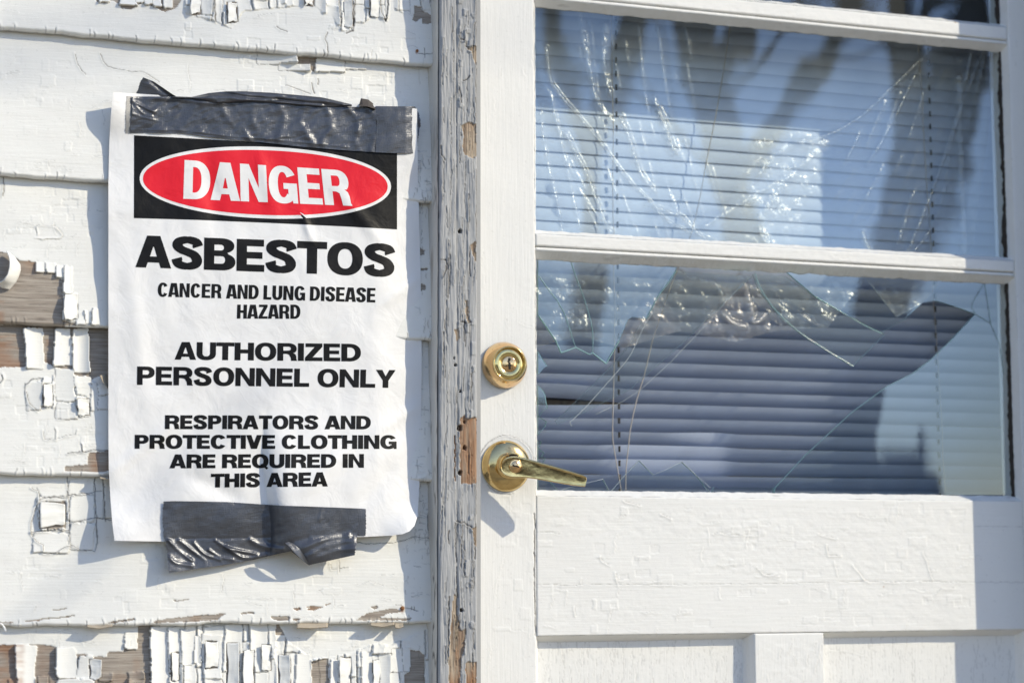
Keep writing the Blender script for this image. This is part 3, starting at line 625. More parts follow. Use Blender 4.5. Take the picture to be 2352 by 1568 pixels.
# ------------------------------------------------------------------ door frame
frame = empty('door_frame', (TRIM_L, TRIM_Y, 0), 'weathered grey door frame with peeling paint beside the white door', 'door frame')
def casing():
    xs = np.arange(TRIM_L, TRIM_R, .0008); xs = np.append(xs, TRIM_R)
    z0, z1 = Z_at(1050, 1640, TRIM_Y), Z_at(1050, -60, TRIM_Y)
    zs = np.concatenate([[2.15], np.arange(z1, z0, -.0010), [0.0]])
    X, Z = np.meshgrid(xs, zs); px, py = proj(X, TRIM_Y, Z)
    R = Relief(px, py, 900, 1.2, 2.2)
    st = fbm(px/3.2, py/90, 3, 4); st2 = fbm(px/1.6, py/38, 4, 3)
    mid = fbm(px/16, py/60, 6, 3)
    R.H += .0007*st + .0007*st2 + .0009*mid
    # long thin splits along the grain
    k = np.clip(-(st+.44)/.14, 0, 1)*np.clip((fbm(px/20, py/120, 8, 2)+.35)*3, 0, 1); R.dirt = np.maximum(R.dirt, .4*k); R.H -= .0004*k
    # bead groove down the board
    gx = 1049+2*fbm(px*0, py/180, 12, 2); d = np.abs(px-gx); kk = np.clip((2.0-d)/1.6, 0, 1)*np.clip(.6+fbm(px/9, py/30, 14, 2), 0, 1)
    R.dirt = np.maximum(R.dirt, .45*kk); R.H -= .0012*np.exp(-(d/2.5)**2)
    R.H += np.where(px < gx, .0006, 0)
    for p in ([(1066, 105), (1078, 110), (1096, 106), (1099, 130), (1093, 152), (1089, 140), (1083, 118)],
              [(1060, 288), (1075, 281), (1094, 283), (1095, 358), (1086, 363), (1070, 356), (1062, 335), (1066, 310)],
              [(1080, 560), (1093, 555), (1094, 600), (1090, 600)], [(1068, 690), (1074, 690), (1078, 730), (1084, 740), (1076, 742), (1070, 720)],
              [(1058, 960), (1068, 953), (1070, 962), (1097, 958), (1098, 1108), (1060, 1110), (1056, 1050)], [(1043, 1000), (1046, 1000), (1047, 1106), (1043, 1107)],
              [(1085, 1215), (1098, 1210), (1098, 1260), (1092, 1250)],
              [(1042, 1365), (1050, 1370), (1052, 1420), (1060, 1446), (1071, 1442), (1068, 1480), (1060, 1510), (1056, 1560), (1055, 1700), (1030, 1700), (1031, 1520), (1036, 1440)],
              [(1068, 1528), (1075, 1518), (1096, 1522), (1098, 1700), (1082, 1700), (1072, 1560)],
              [(1043, 760), (1052, 755), (1056, 775), (1049, 785)]): R.off(p, .0016)
    og = inpoly(R.wx, R.wy, [(1040, 945), (1100, 945), (1100, 1112), (1040, 1112)])*np.clip(.75+.6*fbm(px/5, py/40, 61, 3), 0, 1) + inpoly(R.wx, R.wy, [(1040, 1360), (1100, 1200), (1100, 1700), (1030, 1700)])*np.clip(fbm(px/6, py/60, 62, 3)*1.2+.15, 0, .6)
    R.rust = np.maximum(R.rust, .62*og*R.bare); gr = fbm(px/1.8, py/46, 63, 3); R.dirt = np.maximum(R.dirt, R.bare*np.clip((gr-.12)*1.6, 0, .55)); R.H += R.bare*.0006*gr
    R.rng = np.random.RandomState(5)
    for _ in range(130):
        x = R.rng.uniform(1013, 1095); y = R.rng.uniform(-20, 1590); n = R.rng.randint(2, 5); p = [(x, y)]
        for _k in range(n): x += R.rng.uniform(-2, 2); y += R.rng.uniform(8, 34); p.append((x, y))
        R.crack(p, R.rng.choice([.6, 1.0, 1.0, 2.2]), R.rng.uniform(.0002, .0012), R.rng.uniform(.3, .9), .0012)
    for _ in range(26):                            # lifted grey flakes
        x = R.rng.uniform(1052, 1090); y = R.rng.uniform(0, 1560); wd = R.rng.uniform(5, 12); h = R.rng.uniform(8, 40)
        m = (np.abs(R.wx-x) < wd/2) & (np.abs(R.wy-y) < h/2) & (R.bare < .5); u = (R.wx-x)/wd+.5
        R.H[m] += (.0004+R.rng.uniform(.0004, .0018)*(1-u[m]))
    for p in ([(1054, 83), (1058, 90), (1070, 95), (1072, 108), (1090, 106)], [(1064, 184), (1076, 180), (1078, 176)], [(1053, 200), (1056, 212), (1060, 236)], [(1055, 738), (1076, 742)],
              [(1013, 336), (1014, 355), (1022, 368)], [(1012, 596), (1024, 596), (1025, 618), (1019, 635)], [(1094, 1100), (1094, 1180)], [(1048, 1300), (1050, 1360), (1052, 1372)],
              [(1047, 1195), (1080, 1206), (1085, 1215)], [(1045, 1200), (1048, 1290)], [(1094, 0), (1094, 280)], [(1095, 390), (1094, 560)], [(1032, 1370), (1030, 1440), (1028, 1520)]): R.crack(p, 2.2, .0010, .95, .0014)
    for x, y, r in ((1056.5, 531, 4.5), (1046, 838, 3.5), (1043, 822, 2.5), (1058, 898, 3), (1068, 969, 3.2), (1056.5, 982, 6.5), (1068.5, 1028, 4.5), (1057, 1085, 5.5), (1060, 1401, 4)):
        d = np.hypot(px-x, (py-y)/1.25) + 1.2*fbm(px/2.5, py/2.5, int(x), 2); m = np.clip((r-d)/1.3, 0, 1)
        R.H -= .005*m; R.dirt = np.maximum(R.dirt, m*.97)
    for x, y in ((1080, 880), (1076, 1343), (1084, 1337)):   # filled screw heads
        d = np.hypot(px-x, py-y); R.H += .0006*np.exp(-((d-6)/1.5)**2); R.dirt = np.maximum(R.dirt, .35*np.exp(-((d-6.5)/1.0)**2))
    e = np.minimum(px-px.min(axis=1, keepdims=True), px.max(axis=1, keepdims=True)-px)
    R.H -= .0018*np.clip(1-e/4, 0, 1)**2 + .0012*np.clip(fbm(px/6, py/16, 77, 3), 0, 1)*np.clip(1-e/6, 0, 1)
    P = np.stack([X, TRIM_Y-R.H, Z], -1); P, A = skirt(P, .10, R.attrs())
    return grid('casing_board', P, M['trim'], frame, A)
tag(casing(), 'weathered grey casing board with bare brown patches and nail holes')
# white painted left side of the casing and the caulk bead beside the clapboards
def side_strip():
    z0, z1 = Z_at(1000, 1640, -.03), Z_at(1000, -60, -.03)
    zs = np.concatenate([[2.15], np.arange(z1, z0, -.0016), [0.0]]); ys = np.linspace(TRIM_Y+.0025, .005, 22)
    Yg, Zg = np.meshgrid(ys, zs)
    n1 = fbm(Zg*60, Yg*300, 21, 3); n2 = fbm(Zg*14, Yg*60, 22, 2)
    k = np.clip((.16-np.abs(fbm(Zg*22, Yg*180, 25, 2)))/.1, 0, 1)*np.clip(fbm(Zg*9, Yg*40, 26, 2)*3, 0, 1)
    Xg = TRIM_L - .0016 - .0004*n1 - .0006*n2 + .0006*k
    Xg = Xg - .0020*np.clip((Yg+.014)/.012, 0, 1)
    P = np.stack([Xg, Yg, Zg], -1)
    dirt = np.clip(.8*k + .8*np.clip((Yg+.0035)/.004, 0, 1), 0, 1)
    o = grid('casing_edge', P, M['bead'], frame, dict(bare=np.clip(n2*3-1.7, 0, 1), dirt=dirt, rust=0*n1))
    return o
tag(side_strip(), 'white painted side of the grey casing')
jl, jr = TRIM_R-.002, X_at(1107, 784, DOOR_Y)
box('jamb', jl-.01, X_at(1104.5, 784, -.012), -.012, .10, 0, 2.1, M['trim'], frame, .001)
box('casing_board', CAS_L, CAS_R, CAS_Y, .12, 0, 2.15, M['trim'], frame, .002)
box('head_casing', TRIM_L, CAS_R+.001, TRIM_Y+.001, .12, 2.151, 2.26, M['trim'], frame, .002)
box('threshold', TRIM_R+.001, CAS_L-.001, -.03, .16, .0, .06, M['wood_back'], frame, .004)

# wall beyond the right-hand casing (outside the photograph)
far = empty('house_wall', (CAS_R, 0, 0), 'white clapboard wall beyond the far side of the door', 'wall')
bm = bmesh.new(); z = 0.02
while z < 2.5:
    v = [bm.verts.new(c) for c in ((CAS_R, -.003, z+.185), (WALL_R, -.003, z+.185), (CAS_R, -.016, z), (WALL_R, -.016, z), (CAS_R, .004, z), (WALL_R, .004, z))]
    bm.faces.new([v[0], v[2], v[3], v[1]]); bm.faces.new([v[2], v[4], v[5], v[3]]); z += .168
bm_obj('clapboard', bm, M['siding'], far)

# ------------------------------------------------------------------ door
DY = DOOR_Y
door = empty('door', (X_at(1105, 784, DY), DY, 0.06), 'white panelled wooden door with three horizontal window lights and brass locks', 'door')
DX0 = X_at(1098, 784, DY)-.010; SX = X_at(1230, 784, DY)               # left stile
GX1 = X_at(2337, 784, DY)                                               # inner edge of the right stile
RX1 = CAS_L-.004
# glass lights: pixel corners on the door face (outer edge of the bevel)
Z_TOP0 = (Z_at(1240, 0, DY), Z_at(2290, 84, DY))
def zline(a, b, y=DY):
    p, q = at1(*a, y), at1(*b, y); return lambda x: p[2] + (q[2]-p[2])*(x-p[0])/(q[0]-p[0])
ZM = {'t1b': Z_at(1760, 48, DY), 't1t': Z_at(1760, 6, DY), 'm_t': Z_at(1700, 563, DY), 'm_b': Z_at(1700, 601, DY), 'r_t': Z_at(1760, 1144, DY), 'r_b': Z_at(1740, 1453, DY)}
ZT1, ZT0 = ZM['t1t'], ZM['t1b']; ZMT, ZMB, ZRT, ZRB = ZM['m_t'], ZM['m_b'], ZM['r_t'], ZM['r_b']
MUL0, MUL1 = X_at(1733, 1500, DY), X_at(1893, 1500, DY)

def plank(name, x0, x1, z0, z1, y, mat, seed, marks=None, fine=.0011, parent=door, back=.045, rim=.0012, rough=(60, 2.2)):
    fx0, fx1 = max(x0, X_at(1080, 784, y)), min(x1, X_at(2400, 784, y)); fz0, fz1 = max(z0, Z_at(1700, 1600, y)), min(z1, Z_at(1700, -40, y))
    xs = dens(x0, x1, fx0, fx1, fine, .05); zs = dens(z0, z1, fz0, fz1, fine, .08)[::-1]
    X, Z = np.meshgrid(xs, zs); px, py = proj(X, y, Z); R = Relief(px, py, seed)
    if rough[0]: R.H += .00010*fbm(px/rough[0], py/rough[1], seed+3, 3) + .0004*fbm(px/120, py/120, seed+4, 2)
    if marks: marks(R)
    e = np.minimum(np.minimum(X-x0, x1-X), np.minimum(Z-z0, z1-Z)); R.H -= rim*np.clip(1-e/rim, 0, 1)**2
    R.H += .0003*fbm(px/9, py/9, seed+9, 3)*np.clip(1-e/.004, 0, 1)
    P, A = skirt(np.stack([X, y-R.H, Z], -1), back+y, R.attrs())
    return grid(name, P, mat, parent, A)
def bands(R, box, n, w=(14, 60), h=(6, 26), lift=.00045):
    """blocky traces of older paint layers showing through"""
    x0, y0, x1, y1 = box
    a = vn(R.wx/19, R.wy/11, R.rng.randint(999)); b = vn(R.wx/8, R.wy/6, R.rng.randint(999)); c = fbm(R.px/70, R.py/40, R.rng.randint(999), 2)
    m = (R.px > x0) & (R.px < x1) & (R.py > y0) & (R.py < y1)
    q = np.floor((a+.6*b+.9*c)*2.0)
    f = sstep(0, 30, np.minimum(np.minimum(R.px-x0, x1-R.px), np.minimum(R.py-y0, y1-R.py)))
    R.H += np.where(m, lift*.14*q*f, 0)
def stile_marks(R):
    R.hair(26, (1108, 0, 1226, 1568), (10, 40), .7, .28, .85, .00025); R.scales(16, (1150, 1150, 1225, 1500), .0003); bands(R, (1195, 560, 1235, 800), 0, lift=.0004)
    bands(R, (1110, 1000, 1235, 1250), 0, lift=.0003)
    th = np.linspace(-2.6, .6, 14)                       # paint ridge around the lever rose
    R.crack([(1163+64*math.cos(t), 1066+66*math.sin(t)) for t in np.linspace(3.5, 6.4, 16)], 1.4, .0009, .75)
    R.crack([(1163+60*math.cos(t), 1070+64*math.sin(t)) for t in np.linspace(1.3, 2.4, 8)], 1.2, .0007, .5)
    R.crack([(1228, 1178), (1229, 1200), (1228, 1300), (1230, 1460)], 2.2, 0, .9, .002)
tag(plank('stile', DX0, SX, .06, 2.08, DY, M['door_v'], 1300, stile_marks, rough=(2.2, 60)), 'left stile of the door carrying the brass locks')
plank('stile', GX1, RX1, .06, 2.08, DY, M['door_v'], 1400, lambda R: (R.hair(8, (2310, 0, 2360, 1500), vertical=.9, dark=.3)), .0022, rough=(2.2, 60))
def rail_marks(R):
    bands(R, (1236, 1150, 1600, 1250), 0, lift=.00050); bands(R, (1560, 1150, 2235, 1340), 0, lift=.00060); bands(R, (1240, 1360, 1560, 1452), 0, lift=.0004); bands(R, (1900, 1320, 2240, 1450), 0, lift=.00045)
    R.crack([(1231, 1342), (1300, 1344), (1360, 1342), (1450, 1341), (1600, 1341), (1800, 1340), (2000, 1334), (2235, 1336), (2352, 1336)], .9, .0003, .45)
    R.crack([(1231, 1221), (1270, 1221), (1284, 1226)], .8, .0003, .4); R.crack([(2236, 1208), (2300, 1208), (2352, 1210)], .8, .0002, .4)
    for p in ([(1640, 1225), (1654, 1222), (1668, 1227), (1736, 1229)], [(1880, 1225), (1898, 1231), (1920, 1236)], [(1740, 1302), (1755, 1318), (1786, 1322)], [(1985, 1330), (1997, 1336)], [(2030, 1335), (2062, 1338)], [(1380, 1280), (1385, 1290), (1400, 1296)], [(1414, 1315), (1416, 1330), (1430, 1330)],
              [(1435, 1150), (1450, 1156), (1470, 1160)], [(1520, 1180), (1540, 1190)], [(1960, 1300), (1972, 1312), (1985, 1330)], [(2120, 1270), (2130, 1290), (2142, 1330)], [(2150, 1360), (2160, 1352), (2190, 1350)], [(1320, 1395), (1322, 1412)], [(1900, 1255), (1902, 1275), (1930, 1275)]): R.crack(p, 1.0, .0007, .45)
    R.hair(46, (1240, 1150, 2235, 1450), (10, 34), .8, .32, .35, .0004); R.scales(70, (1240, 1150, 2230, 1450), .00035)
    _rst(R, 2035, 1452, 3); _rst(R, 2030, 1347, 2)
def _rst(R, x, y, r):
    d = np.hypot(R.px-x, (R.py-y)/1.4)+1.2*fbm(R.px/3, R.py/3, 5, 2); R.rust = np.maximum(R.rust, .8*np.clip((r-d)/1.5, 0, 1))
plank('lock_rail', SX+.0006, GX1-.0006, ZRB, ZRT, DY, M['door_h'], 1500, rail_marks, rim=.0006)
def munt_marks(R):
    R.hair(16, (1230, 560, 2300, 640), (10, 30), .8, .4, .2, .0004); bands(R, (1232, 540, 2300, 640), 0, lift=.00045)
def top_marks(R):
    R.hair(8, (1230, -10, 2300, 110), (10, 30), .8, .4, .2, .0004); bands(R, (1232, -20, 2300, 110), 0, lift=.0004); _rst(R, 2195, 48, 4)
# glazing bars: face, bead below it, with bevelled putty above and below
def bar(z0, z1, seed, marks):
    zb = z0+.0062
    o = plank('muntin', SX+.0006, GX1-.0006, zb, z1, DY, M['door_h'], seed, marks, .0012)
    b = plank('bead', SX+.001, GX1-.001, z0, zb-.0014, DY+.0012, M['door_h'], seed+5, lambda R: R.hair(10, (1230, -20, 2300, 660), (6, 14), .8, .5, .2, .0005), .0012, parent=o, back=.02, rim=.0016)
    return o
tag(bar(ZMB, ZMT, 1600, munt_marks), 'middle glazing bar above the broken light'); tag(bar(ZT0, ZT1, 1700, top_marks), 'upper glazing bar')
def bevel(name, x0, x1, zf, zg, seed, mat='door_h', wob=.0008):
    """sloping putty strip from the face edge zf to the glass line zg"""
    n = 1200 if x1-x0 > .2 else 40
    xs = np.linspace(x0, x1, n); r = np.linspace(0, 1, 8)[:, None]
    wv = wob*fbm(xs*70, xs*0+seed, seed, 4)[None]
    Z = zf + (zg-zf)*r + wv*r + .00035*fbm(xs[None]*200, r*3+seed, seed+1, 3); Y = DY+.0004 + (GLASS_Y-DY-.0012)*r + .0007*fbm(xs[None]*120, r*4+seed, seed+2, 3)*(r > .05)
    P = np.stack([np.broadcast_to(xs, Z.shape), Y+0*Z, Z], -1)
    if zg > zf: P = P[::-1]
    dz = np.clip(fbm(xs[None]*35, r*2+seed, seed+3, 3)*2-1.0, 0, 1)*np.ones_like(Z)*.5
    edge = np.clip((r-.86)/.14, 0, 1)*np.clip(.3+fbm(xs[None]*60, r*0+seed, seed+4, 3), 0, 1)
    return grid(name, P, M[mat], door, dict(bare=0*Z, dirt=np.clip(dz+edge*.8, 0, 1), rust=0*Z))
BV = .0062
bevel('putty_bevel', SX, GX1, ZMT, ZMT+BV, 1); bevel('putty_bevel', SX, GX1, ZMB, ZMB-BV*1.5, 2, wob=.0016)
bevel('putty_bevel', SX, GX1, ZRT, ZRT+BV*1.2, 3); bevel('putty_bevel', SX, GX1, ZT0, ZT0-BV*1.35, 4); bevel('putty_bevel', SX, GX1, ZT1, ZT1+BV, 5)
def vbevel(x0, x1, z0, z1, seed):
    zs = np.linspace(z1, z0, 500); r = np.linspace(0, 1, 7)[None]; wv = .0006*fbm(zs*80, zs*0+seed, seed, 4)[:, None]
    X = x0 + (x1-x0)*r + wv*r + .0003*fbm(zs[:, None]*220, r*3, seed+1, 3); Y = DY+.0004 + (GLASS_Y-DY-.0012)*r + .0006*fbm(zs[:, None]*120, r*4, seed+2, 3) + 0*X
    P = np.stack([X, Y, np.broadcast_to(zs[:, None], X.shape)], -1)
    if x1 < x0: P = P[:, ::-1]
    return grid('putty_bevel', P, M['door_v'], door, dict(bare=0*X, dirt=0*X, rust=0*X))
LIGHTS = [(ZRT, ZMB), (ZMT, ZT0), (ZT1, ZT1+.30)]
for i, (a, b) in enumerate(LIGHTS):
    vbevel(SX, SX+.0055, a, b, 11+i); vbevel(GX1, GX1-.0052, a, b, 21+i)
    # near-black strip standing in for shade in the open gap right of the glass
    zs = np.linspace(b-.008, a+.006, 260); wd = .0048+.0030*fbm(zs*90, zs*0, 31+i, 4)+.002*fbm(zs*14, zs*0, 36+i, 2); r = np.linspace(0, 1, 5)[None]
    X = GX1-.0050 - wd[:, None]*(1-r); Y = GLASS_Y-.0012-.002*r+.0009*fbm(zs[:, None]*300, r*5, 41+i, 2)
    grid('gap_shade', np.stack([X, Y+0*X, np.broadcast_to(zs[:, None], X.shape)], -1), M['putty'], door)
# upper rail out of frame
plank('top_rail', SX+.0006, GX1-.0006, ZT1+.30, 2.08, DY, M['door_h'], 1750, None, .05)
# lower part: mullion, sunk panels, bottom rail
plank('mullion', MUL0, MUL1, .26, ZRB-.0006, DY, M['door_v'], 1800, lambda R: (bands(R, (1735, 1455, 1893, 1600), 0, lift=.0005), R.hair(14, (1735, 1455, 1893, 1568), (8, 30), .9, .4, .7)), rough=(2.2, 60))
plank('bottom_rail', SX+.0006, GX1-.0006, .06, .259, DY, M['door_h'], 1850, None, .05)
def panel(x0, x1, seed):
    dep = .017; bx = .0085
    def mk(R):
        R.hair(50, (1240, 1455, 2352, 1600), (24, 70), .8, .38, .97, .00025); bands(R, (1240, 1470, 2352, 1600), 0, lift=.00022)
        st = fbm(R.px/7, R.py/70, seed+8, 4); k = np.clip((.05-np.abs(st))/.03, 0, 1); R.dirt = np.maximum(R.dirt, .16*k); R.H -= .00018*k
    p = plank('sunk_panel', x0+bx*.9, x1-bx*.9, .27, ZRB-bx*.9, DY+dep, M['door_v'], seed, mk, back=.02, rough=(2.2, 60), rim=.0001)
    # moulded slopes round the panel
    xs = np.linspace(x0, x1, 500); r = np.linspace(0, 1, 10)[:, None]
    prof_y = DY+.001 + (dep-.0005)*(r**.75); t = bx*(r + .10*np.sin(r*6.3))
    Z = ZRB-.0002 - t + .0003*fbm(xs[None]*140, r*3, seed+2, 3); xr = np.clip(xs[None], x0+t, x1-t)
    grid('moulding', np.stack([xr+0*Z, prof_y+0*Z, Z], -1), M['door_h'], p, dict(bare=0*Z, dirt=.35*np.clip((r-.88)/.12, 0, 1)+0*Z, rust=0*Z))
    zs = np.linspace(ZRB, .26, 300); r = np.linspace(0, 1, 10)[None]; prof = DY+.001+(dep-.0005)*(r**.75); t = bx*(r+.10*np.sin(r*6.3))
    for s in (1, -1):
        X = (x0+t) if s > 0 else (x1-t); X = X+0*zs[:, None]; zz = np.minimum(zs[:, None], ZRB-t)
        P = np.stack([X, prof+0*X, zz+0*X], -1)
        if s < 0: P = P[:, ::-1]
        grid('moulding', P, M['door_v'], p, dict(bare=0*X, dirt=0*X, rust=0*X))
    return p
tag(panel(SX, MUL0, 1900), 'sunk panel left of the mullion'); tag(panel(MUL1, GX1, 1950), 'sunk panel right of the mullion, half in shadow')
box('door_back', DX0, RX1, .0661, .070, .06, ZRT-.03, M['wood_back'], door)

# ------------------------------------------------------------------ brass locks
def key_slot(name, c, r, ang, parent, depth=.0003):
    pts = [(-.11, -.62), (.13, -.62), (.13, -.25), (.22, -.2), (.13, -.1), (.13, .12), (-.02, .2), (.14, .3), (.14, .62), (-.1, .62), (-.1, .35), (-.24, .28), (-.11, .15)]
    ca, sa = math.cos(ang), math.sin(ang)
    bm = bmesh.new(); f = bm.faces.new([bm.verts.new((c[0]+r*(x*ca-z*sa), c[1]-depth, c[2]+r*(x*sa+z*ca))) for x, z in pts])
    e = bmesh.ops.extrude_face_region(bm, geom=[f]); bmesh.ops.translate(bm, verts=[v for v in e['geom'] if isinstance(v, bmesh.types.BMVert)], vec=(0, -.0002, 0))
    bmesh.ops.recalc_face_normals(bm, faces=bm.faces[:])
    return bm_obj(name, bm, M['keyhole'], parent)
c = at1(1157, 839, DY)
R0 = .0277
dead = tag(lathe('deadbolt', [(R0, .0003), (R0+.0006, .0025), (R0, .0055), (R0*.955, .010), (R0*.88, .0150), (R0*.80, .0185), (R0*.765, .0195)], c, M['brass_pink'], door, 64), 'round brass deadbolt above the lever handle')
lathe('ring', [(R0*.765, .0185), (R0*.775, .0205), (R0*.755, .0222), (R0*.72, .0226), (R0*.69, .0215), (R0*.675, .0195)], c, M['brass'], dead, 64)
lathe('face_plate', [(R0*.675, .0193), (R0*.66, .0200), (R0*.50, .0199), (R0*.36, .0198), (R0*.34, .0190)], c, M['brass_pale'], dead, 64)
plug = lathe('key_plug', [(R0*.335, .0185), (R0*.33, .0200), (R0*.30, .0203), (.0001, .0203)], c, M['brass_pink'], dead, 48)
key_slot('keyhole', (c[0], c[1]-.0204, c[2]), R0*.40, .06, dead)
c = at1(1161, 1070, DY); RR = .0305
lev = tag(lathe('lever_handle', [(RR, .0003), (RR+.0003, .002), (RR*.97, .0042), (RR*.86, .0070), (RR*.70, .0092), (RR*.52, .0104), (RR*.44, .0108)], c, M['brass'], door, 64), 'brass lever handle with a keyed hub and worn rose')
lathe('neck', [(RR*.50, .0100), (RR*.50, .0125), (RR*.47, .0135), (RR*.42, .0140), (RR*.40, .020), (RR*.42, .029)], c, M['brass'], lev, 48)
def lever():
    yb, yf = DY-.0335, DY-.0425
    # outline of the lever in picture units on the plane of its front face
    hub = np.array([1184.0, 1071.0])
    up = [(1150, 1076), (1153, 1060), (1162, 1050), (1175, 1046), (1190, 1047), (1215, 1054), (1240, 1061), (1270, 1069), (1300, 1078), (1322, 1085), (1338, 1090), (1348.5, 1094)]
    lo = [(1347, 1106), (1345, 1118), (1340, 1117), (1322, 1115), (1300, 1112), (1270, 1106.5), (1240, 1101), (1215, 1097), (1195, 1097), (1178, 1098), (1164, 1095), (1154, 1087)]
    out = np.array(up+lo); ctr = np.array([[x, 1072+(max(x, 1180)-1180)*.205] for x in out[:, 0]])
    rings = []
    for s, yy in ((1.0, yb), (1.01, yb-.0006), (1.02, (yb+yf)/2), (1.01, yf+.0012), (1.0, yf+.0006), (.90, yf), (.78, yf+.0004)):
        q = ctr + (out-ctr)*s if s <= 1 else out + (out-ctr)*(s-1)
        bend = np.clip((q[:, 0]-1200)/148, 0, 1)
        rings.append(at(q[:, 0], q[:, 1], yy - .021*bend**1.2))
    V = np.concatenate(rings); n = len(out); Q = []
    for k in range(len(rings)-1):
        for j in range(n): j2 = (j+1) % n; Q.append((k*n+j, (k+1)*n+j, (k+1)*n+j2, k*n+j2))
    bm = bmesh.new(); vs = [bm.verts.new(v) for v in V]
    for q in Q: bm.faces.new([vs[i] for i in q])
    last = [vs[(len(rings)-1)*n+i] for i in range(n)]           # front cap split across the lever
    h = n//2
    for i in range(h-1): bm.faces.new([last[i], last[n-1-i], last[n-2-i], last[i+1]])
    first = vs[:n]
    for i in range(h-1): bm.faces.new([first[i+1], first[n-2-i], first[n-1-i], first[i]])
    bmesh.ops.recalc_face_normals(bm, faces=bm.faces[:])
    o = bm_obj('lever', bm, M['brass'], lev, True)
    md = o.modifiers.new('round', 'SUBSURF'); md.levels = 2; md.render_levels = 2
    return o
lever()
k = at1(1184, 1070, DY-.0424)
lathe('key_plug', [(.0079, -.002), (.0079, .0012), (.0072, .0018), (.0064, .0012), (.0062, .0014), (.0001, .0014)], k, M['brass_pink'], lev, 40)
key_slot('keyhole', (k[0], k[1]-.0015, k[2]), .0072, 1.35, lev)

# ------------------------------------------------------------------ glass
def pane(name, pts, y, parent, mat=None, tilt=None, thick=.0028, label=None, relief=None):
    """flat piece of glass cut along pts (picture units at depth y); its cut edges are green"""
    P = [at1(p[0], p[1], y) for p in pts]
    c = np.mean(P, axis=0)
    bm = bmesh.new(); vs = [bm.verts.new(p) for p in P]; f = bm.faces.new(vs); f.normal_update()
    if f.normal.y > 0: bmesh.ops.reverse_faces(bm, faces=[f])
    e = bmesh.ops.extrude_face_region(bm, geom=[f]); nv = [v for v in e['geom'] if isinstance(v, bmesh.types.BMVert)]
    bmesh.ops.translate(bm, verts=nv, vec=(0, thick, 0))
    bmesh.ops.recalc_face_normals(bm, faces=bm.faces[:])
    for q in bm.faces: q.material_index = 0 if abs(q.normal.y) > .7 else 1
    if tilt:
        Rm = Matrix.Rotation(tilt[0], 4, 'X') @ Matrix.Rotation(tilt[1], 4, 'Z')
        piv = Vector(at1(*tilt[2], y))
        for v in bm.verts: v.co = piv + Rm.to_3x3() @ (v.co-piv)
    bmesh.ops.triangulate(bm, faces=[q for q in bm.faces if len(q.verts) > 4])
    return tag(bm_obj(name, bm, [M['glass'], M['glass_edge']], parent), label)
def line_crack(pts, y, parent, w=.0005, mat='crack', name='crack'):
    P = np.array([at1(p[0], p[1], y) for p in pts]); return tubes(name, [(P, w)], M[mat], parent, 5)
def rect_pane(z0, z1, label):
    x0, x1 = SX+.0045, GX1-.0042
    bm = bmesh.new(); add_box(bm, x0, x1, GLASS_Y, GLASS_Y+.0028, z0, z1)
    return tag(bm_obj('glass_pane', bm, M['glass'], door), label)
rect_pane(ZT1+BV*.8, ZT1+.30-BV*.8, 'topmost window light'); rect_pane(ZMT+BV*.8, ZT0-BV*1.1, 'unbroken middle light reflecting bare trees')
GY = GLASS_Y
zt = lambda x: proj(x, 0, 0)
piece_a = pane('glass_pane', [(1236, 596), (1400, 604), (1553, 614), (1552, 621), (1535, 650), (1512, 679), (1489, 724), (1482, 732), (1452, 728), (1442, 734), (1422, 782), (1392, 835), (1361, 810), (1354, 814), (1322, 798), (1289, 810), (1278, 784), (1236, 723)], GY, door, label='broken glass left in the upper left of the smashed light')
pane('glass_pane', [(1804, 622), (2000, 634), (2322, 652), (2326, 720), (2332, 900), (2336, 1136), (2050, 1136), (1779, 1135), (1781, 1119), (1850, 1045), (1955, 948), (2039, 886), (2095, 858), (2139, 825), (2182, 784), (2241, 721), (2195, 704), (2149, 690), (2118, 696), (2075, 735), (2024, 764), (1934, 717), (1873, 681)], GY, door, label='broken glass left along the right of the smashed light')
pane('glass_shard', [(1553, 622), (1620, 628), (1722, 634), (1577, 792), (1472, 894), (1369, 951), (1313, 978), (1309, 969), (1324, 956), (1380, 894), (1437, 831), (1464, 791), (1490, 735)], GY, door, tilt=(math.radians(8), math.radians(-9), (1640, 628)), label='long clear shard hanging from the glazing bar')
pane('glass_shard', [(1734, 630), (1803, 634), (1872, 683), (1934, 719), (2023, 766), (1960, 840), (1867, 783), (1801, 732), (1750, 669)], GY, door, tilt=(math.radians(8), math.radians(-10), (1800, 632)))
for p in ([(1236, 806), (1246, 825), (1257, 840), (1248, 846), (1236, 860)], [(1236, 885), (1246, 895), (1252, 905), (1258, 937), (1248, 944), (1236, 957)], [(1236, 955), (1247, 962), (1256, 968), (1252, 980), (1236, 998)], [(1236, 1010), (1244, 1014), (1240, 1024), (1236, 1028)], [(1236, 1028), (1250, 1040), (1244, 1048), (1253, 1052), (1248, 1062), (1236, 1064)],
          [(1236, 1096), (1262, 1104), (1284, 1128), (1236, 1129)], [(1287, 1128), (1330, 1112), (1385, 1100), (1392, 1112), (1401, 1130)], [(1402, 1131), (1440, 1086), (1468, 1057), (1500, 1090), (1530, 1078), (1566, 1060), (1600, 1092), (1634, 1134)], [(1634, 1134), (1640, 1118), (1776, 1120), (1777, 1135)]):
    pane('glass_shard', p, GY, door)
line_crack([(1238, 634), (1262, 668), (1280, 690), (1295, 717), (1304, 742), (1310, 760), (1316, 780), (1322, 798)], GY-.0006, piece_a, .00048); line_crack([(1311, 600), (1322, 634), (1331, 656), (1342, 686), (1351, 716), (1357, 738), (1361, 760), (1362, 785), (1361, 810)], GY-.0006, piece_a, .00048)
line_crack([(1238, 725), (1256, 750), (1278, 784)], GY-.0006, piece_a, .0004)
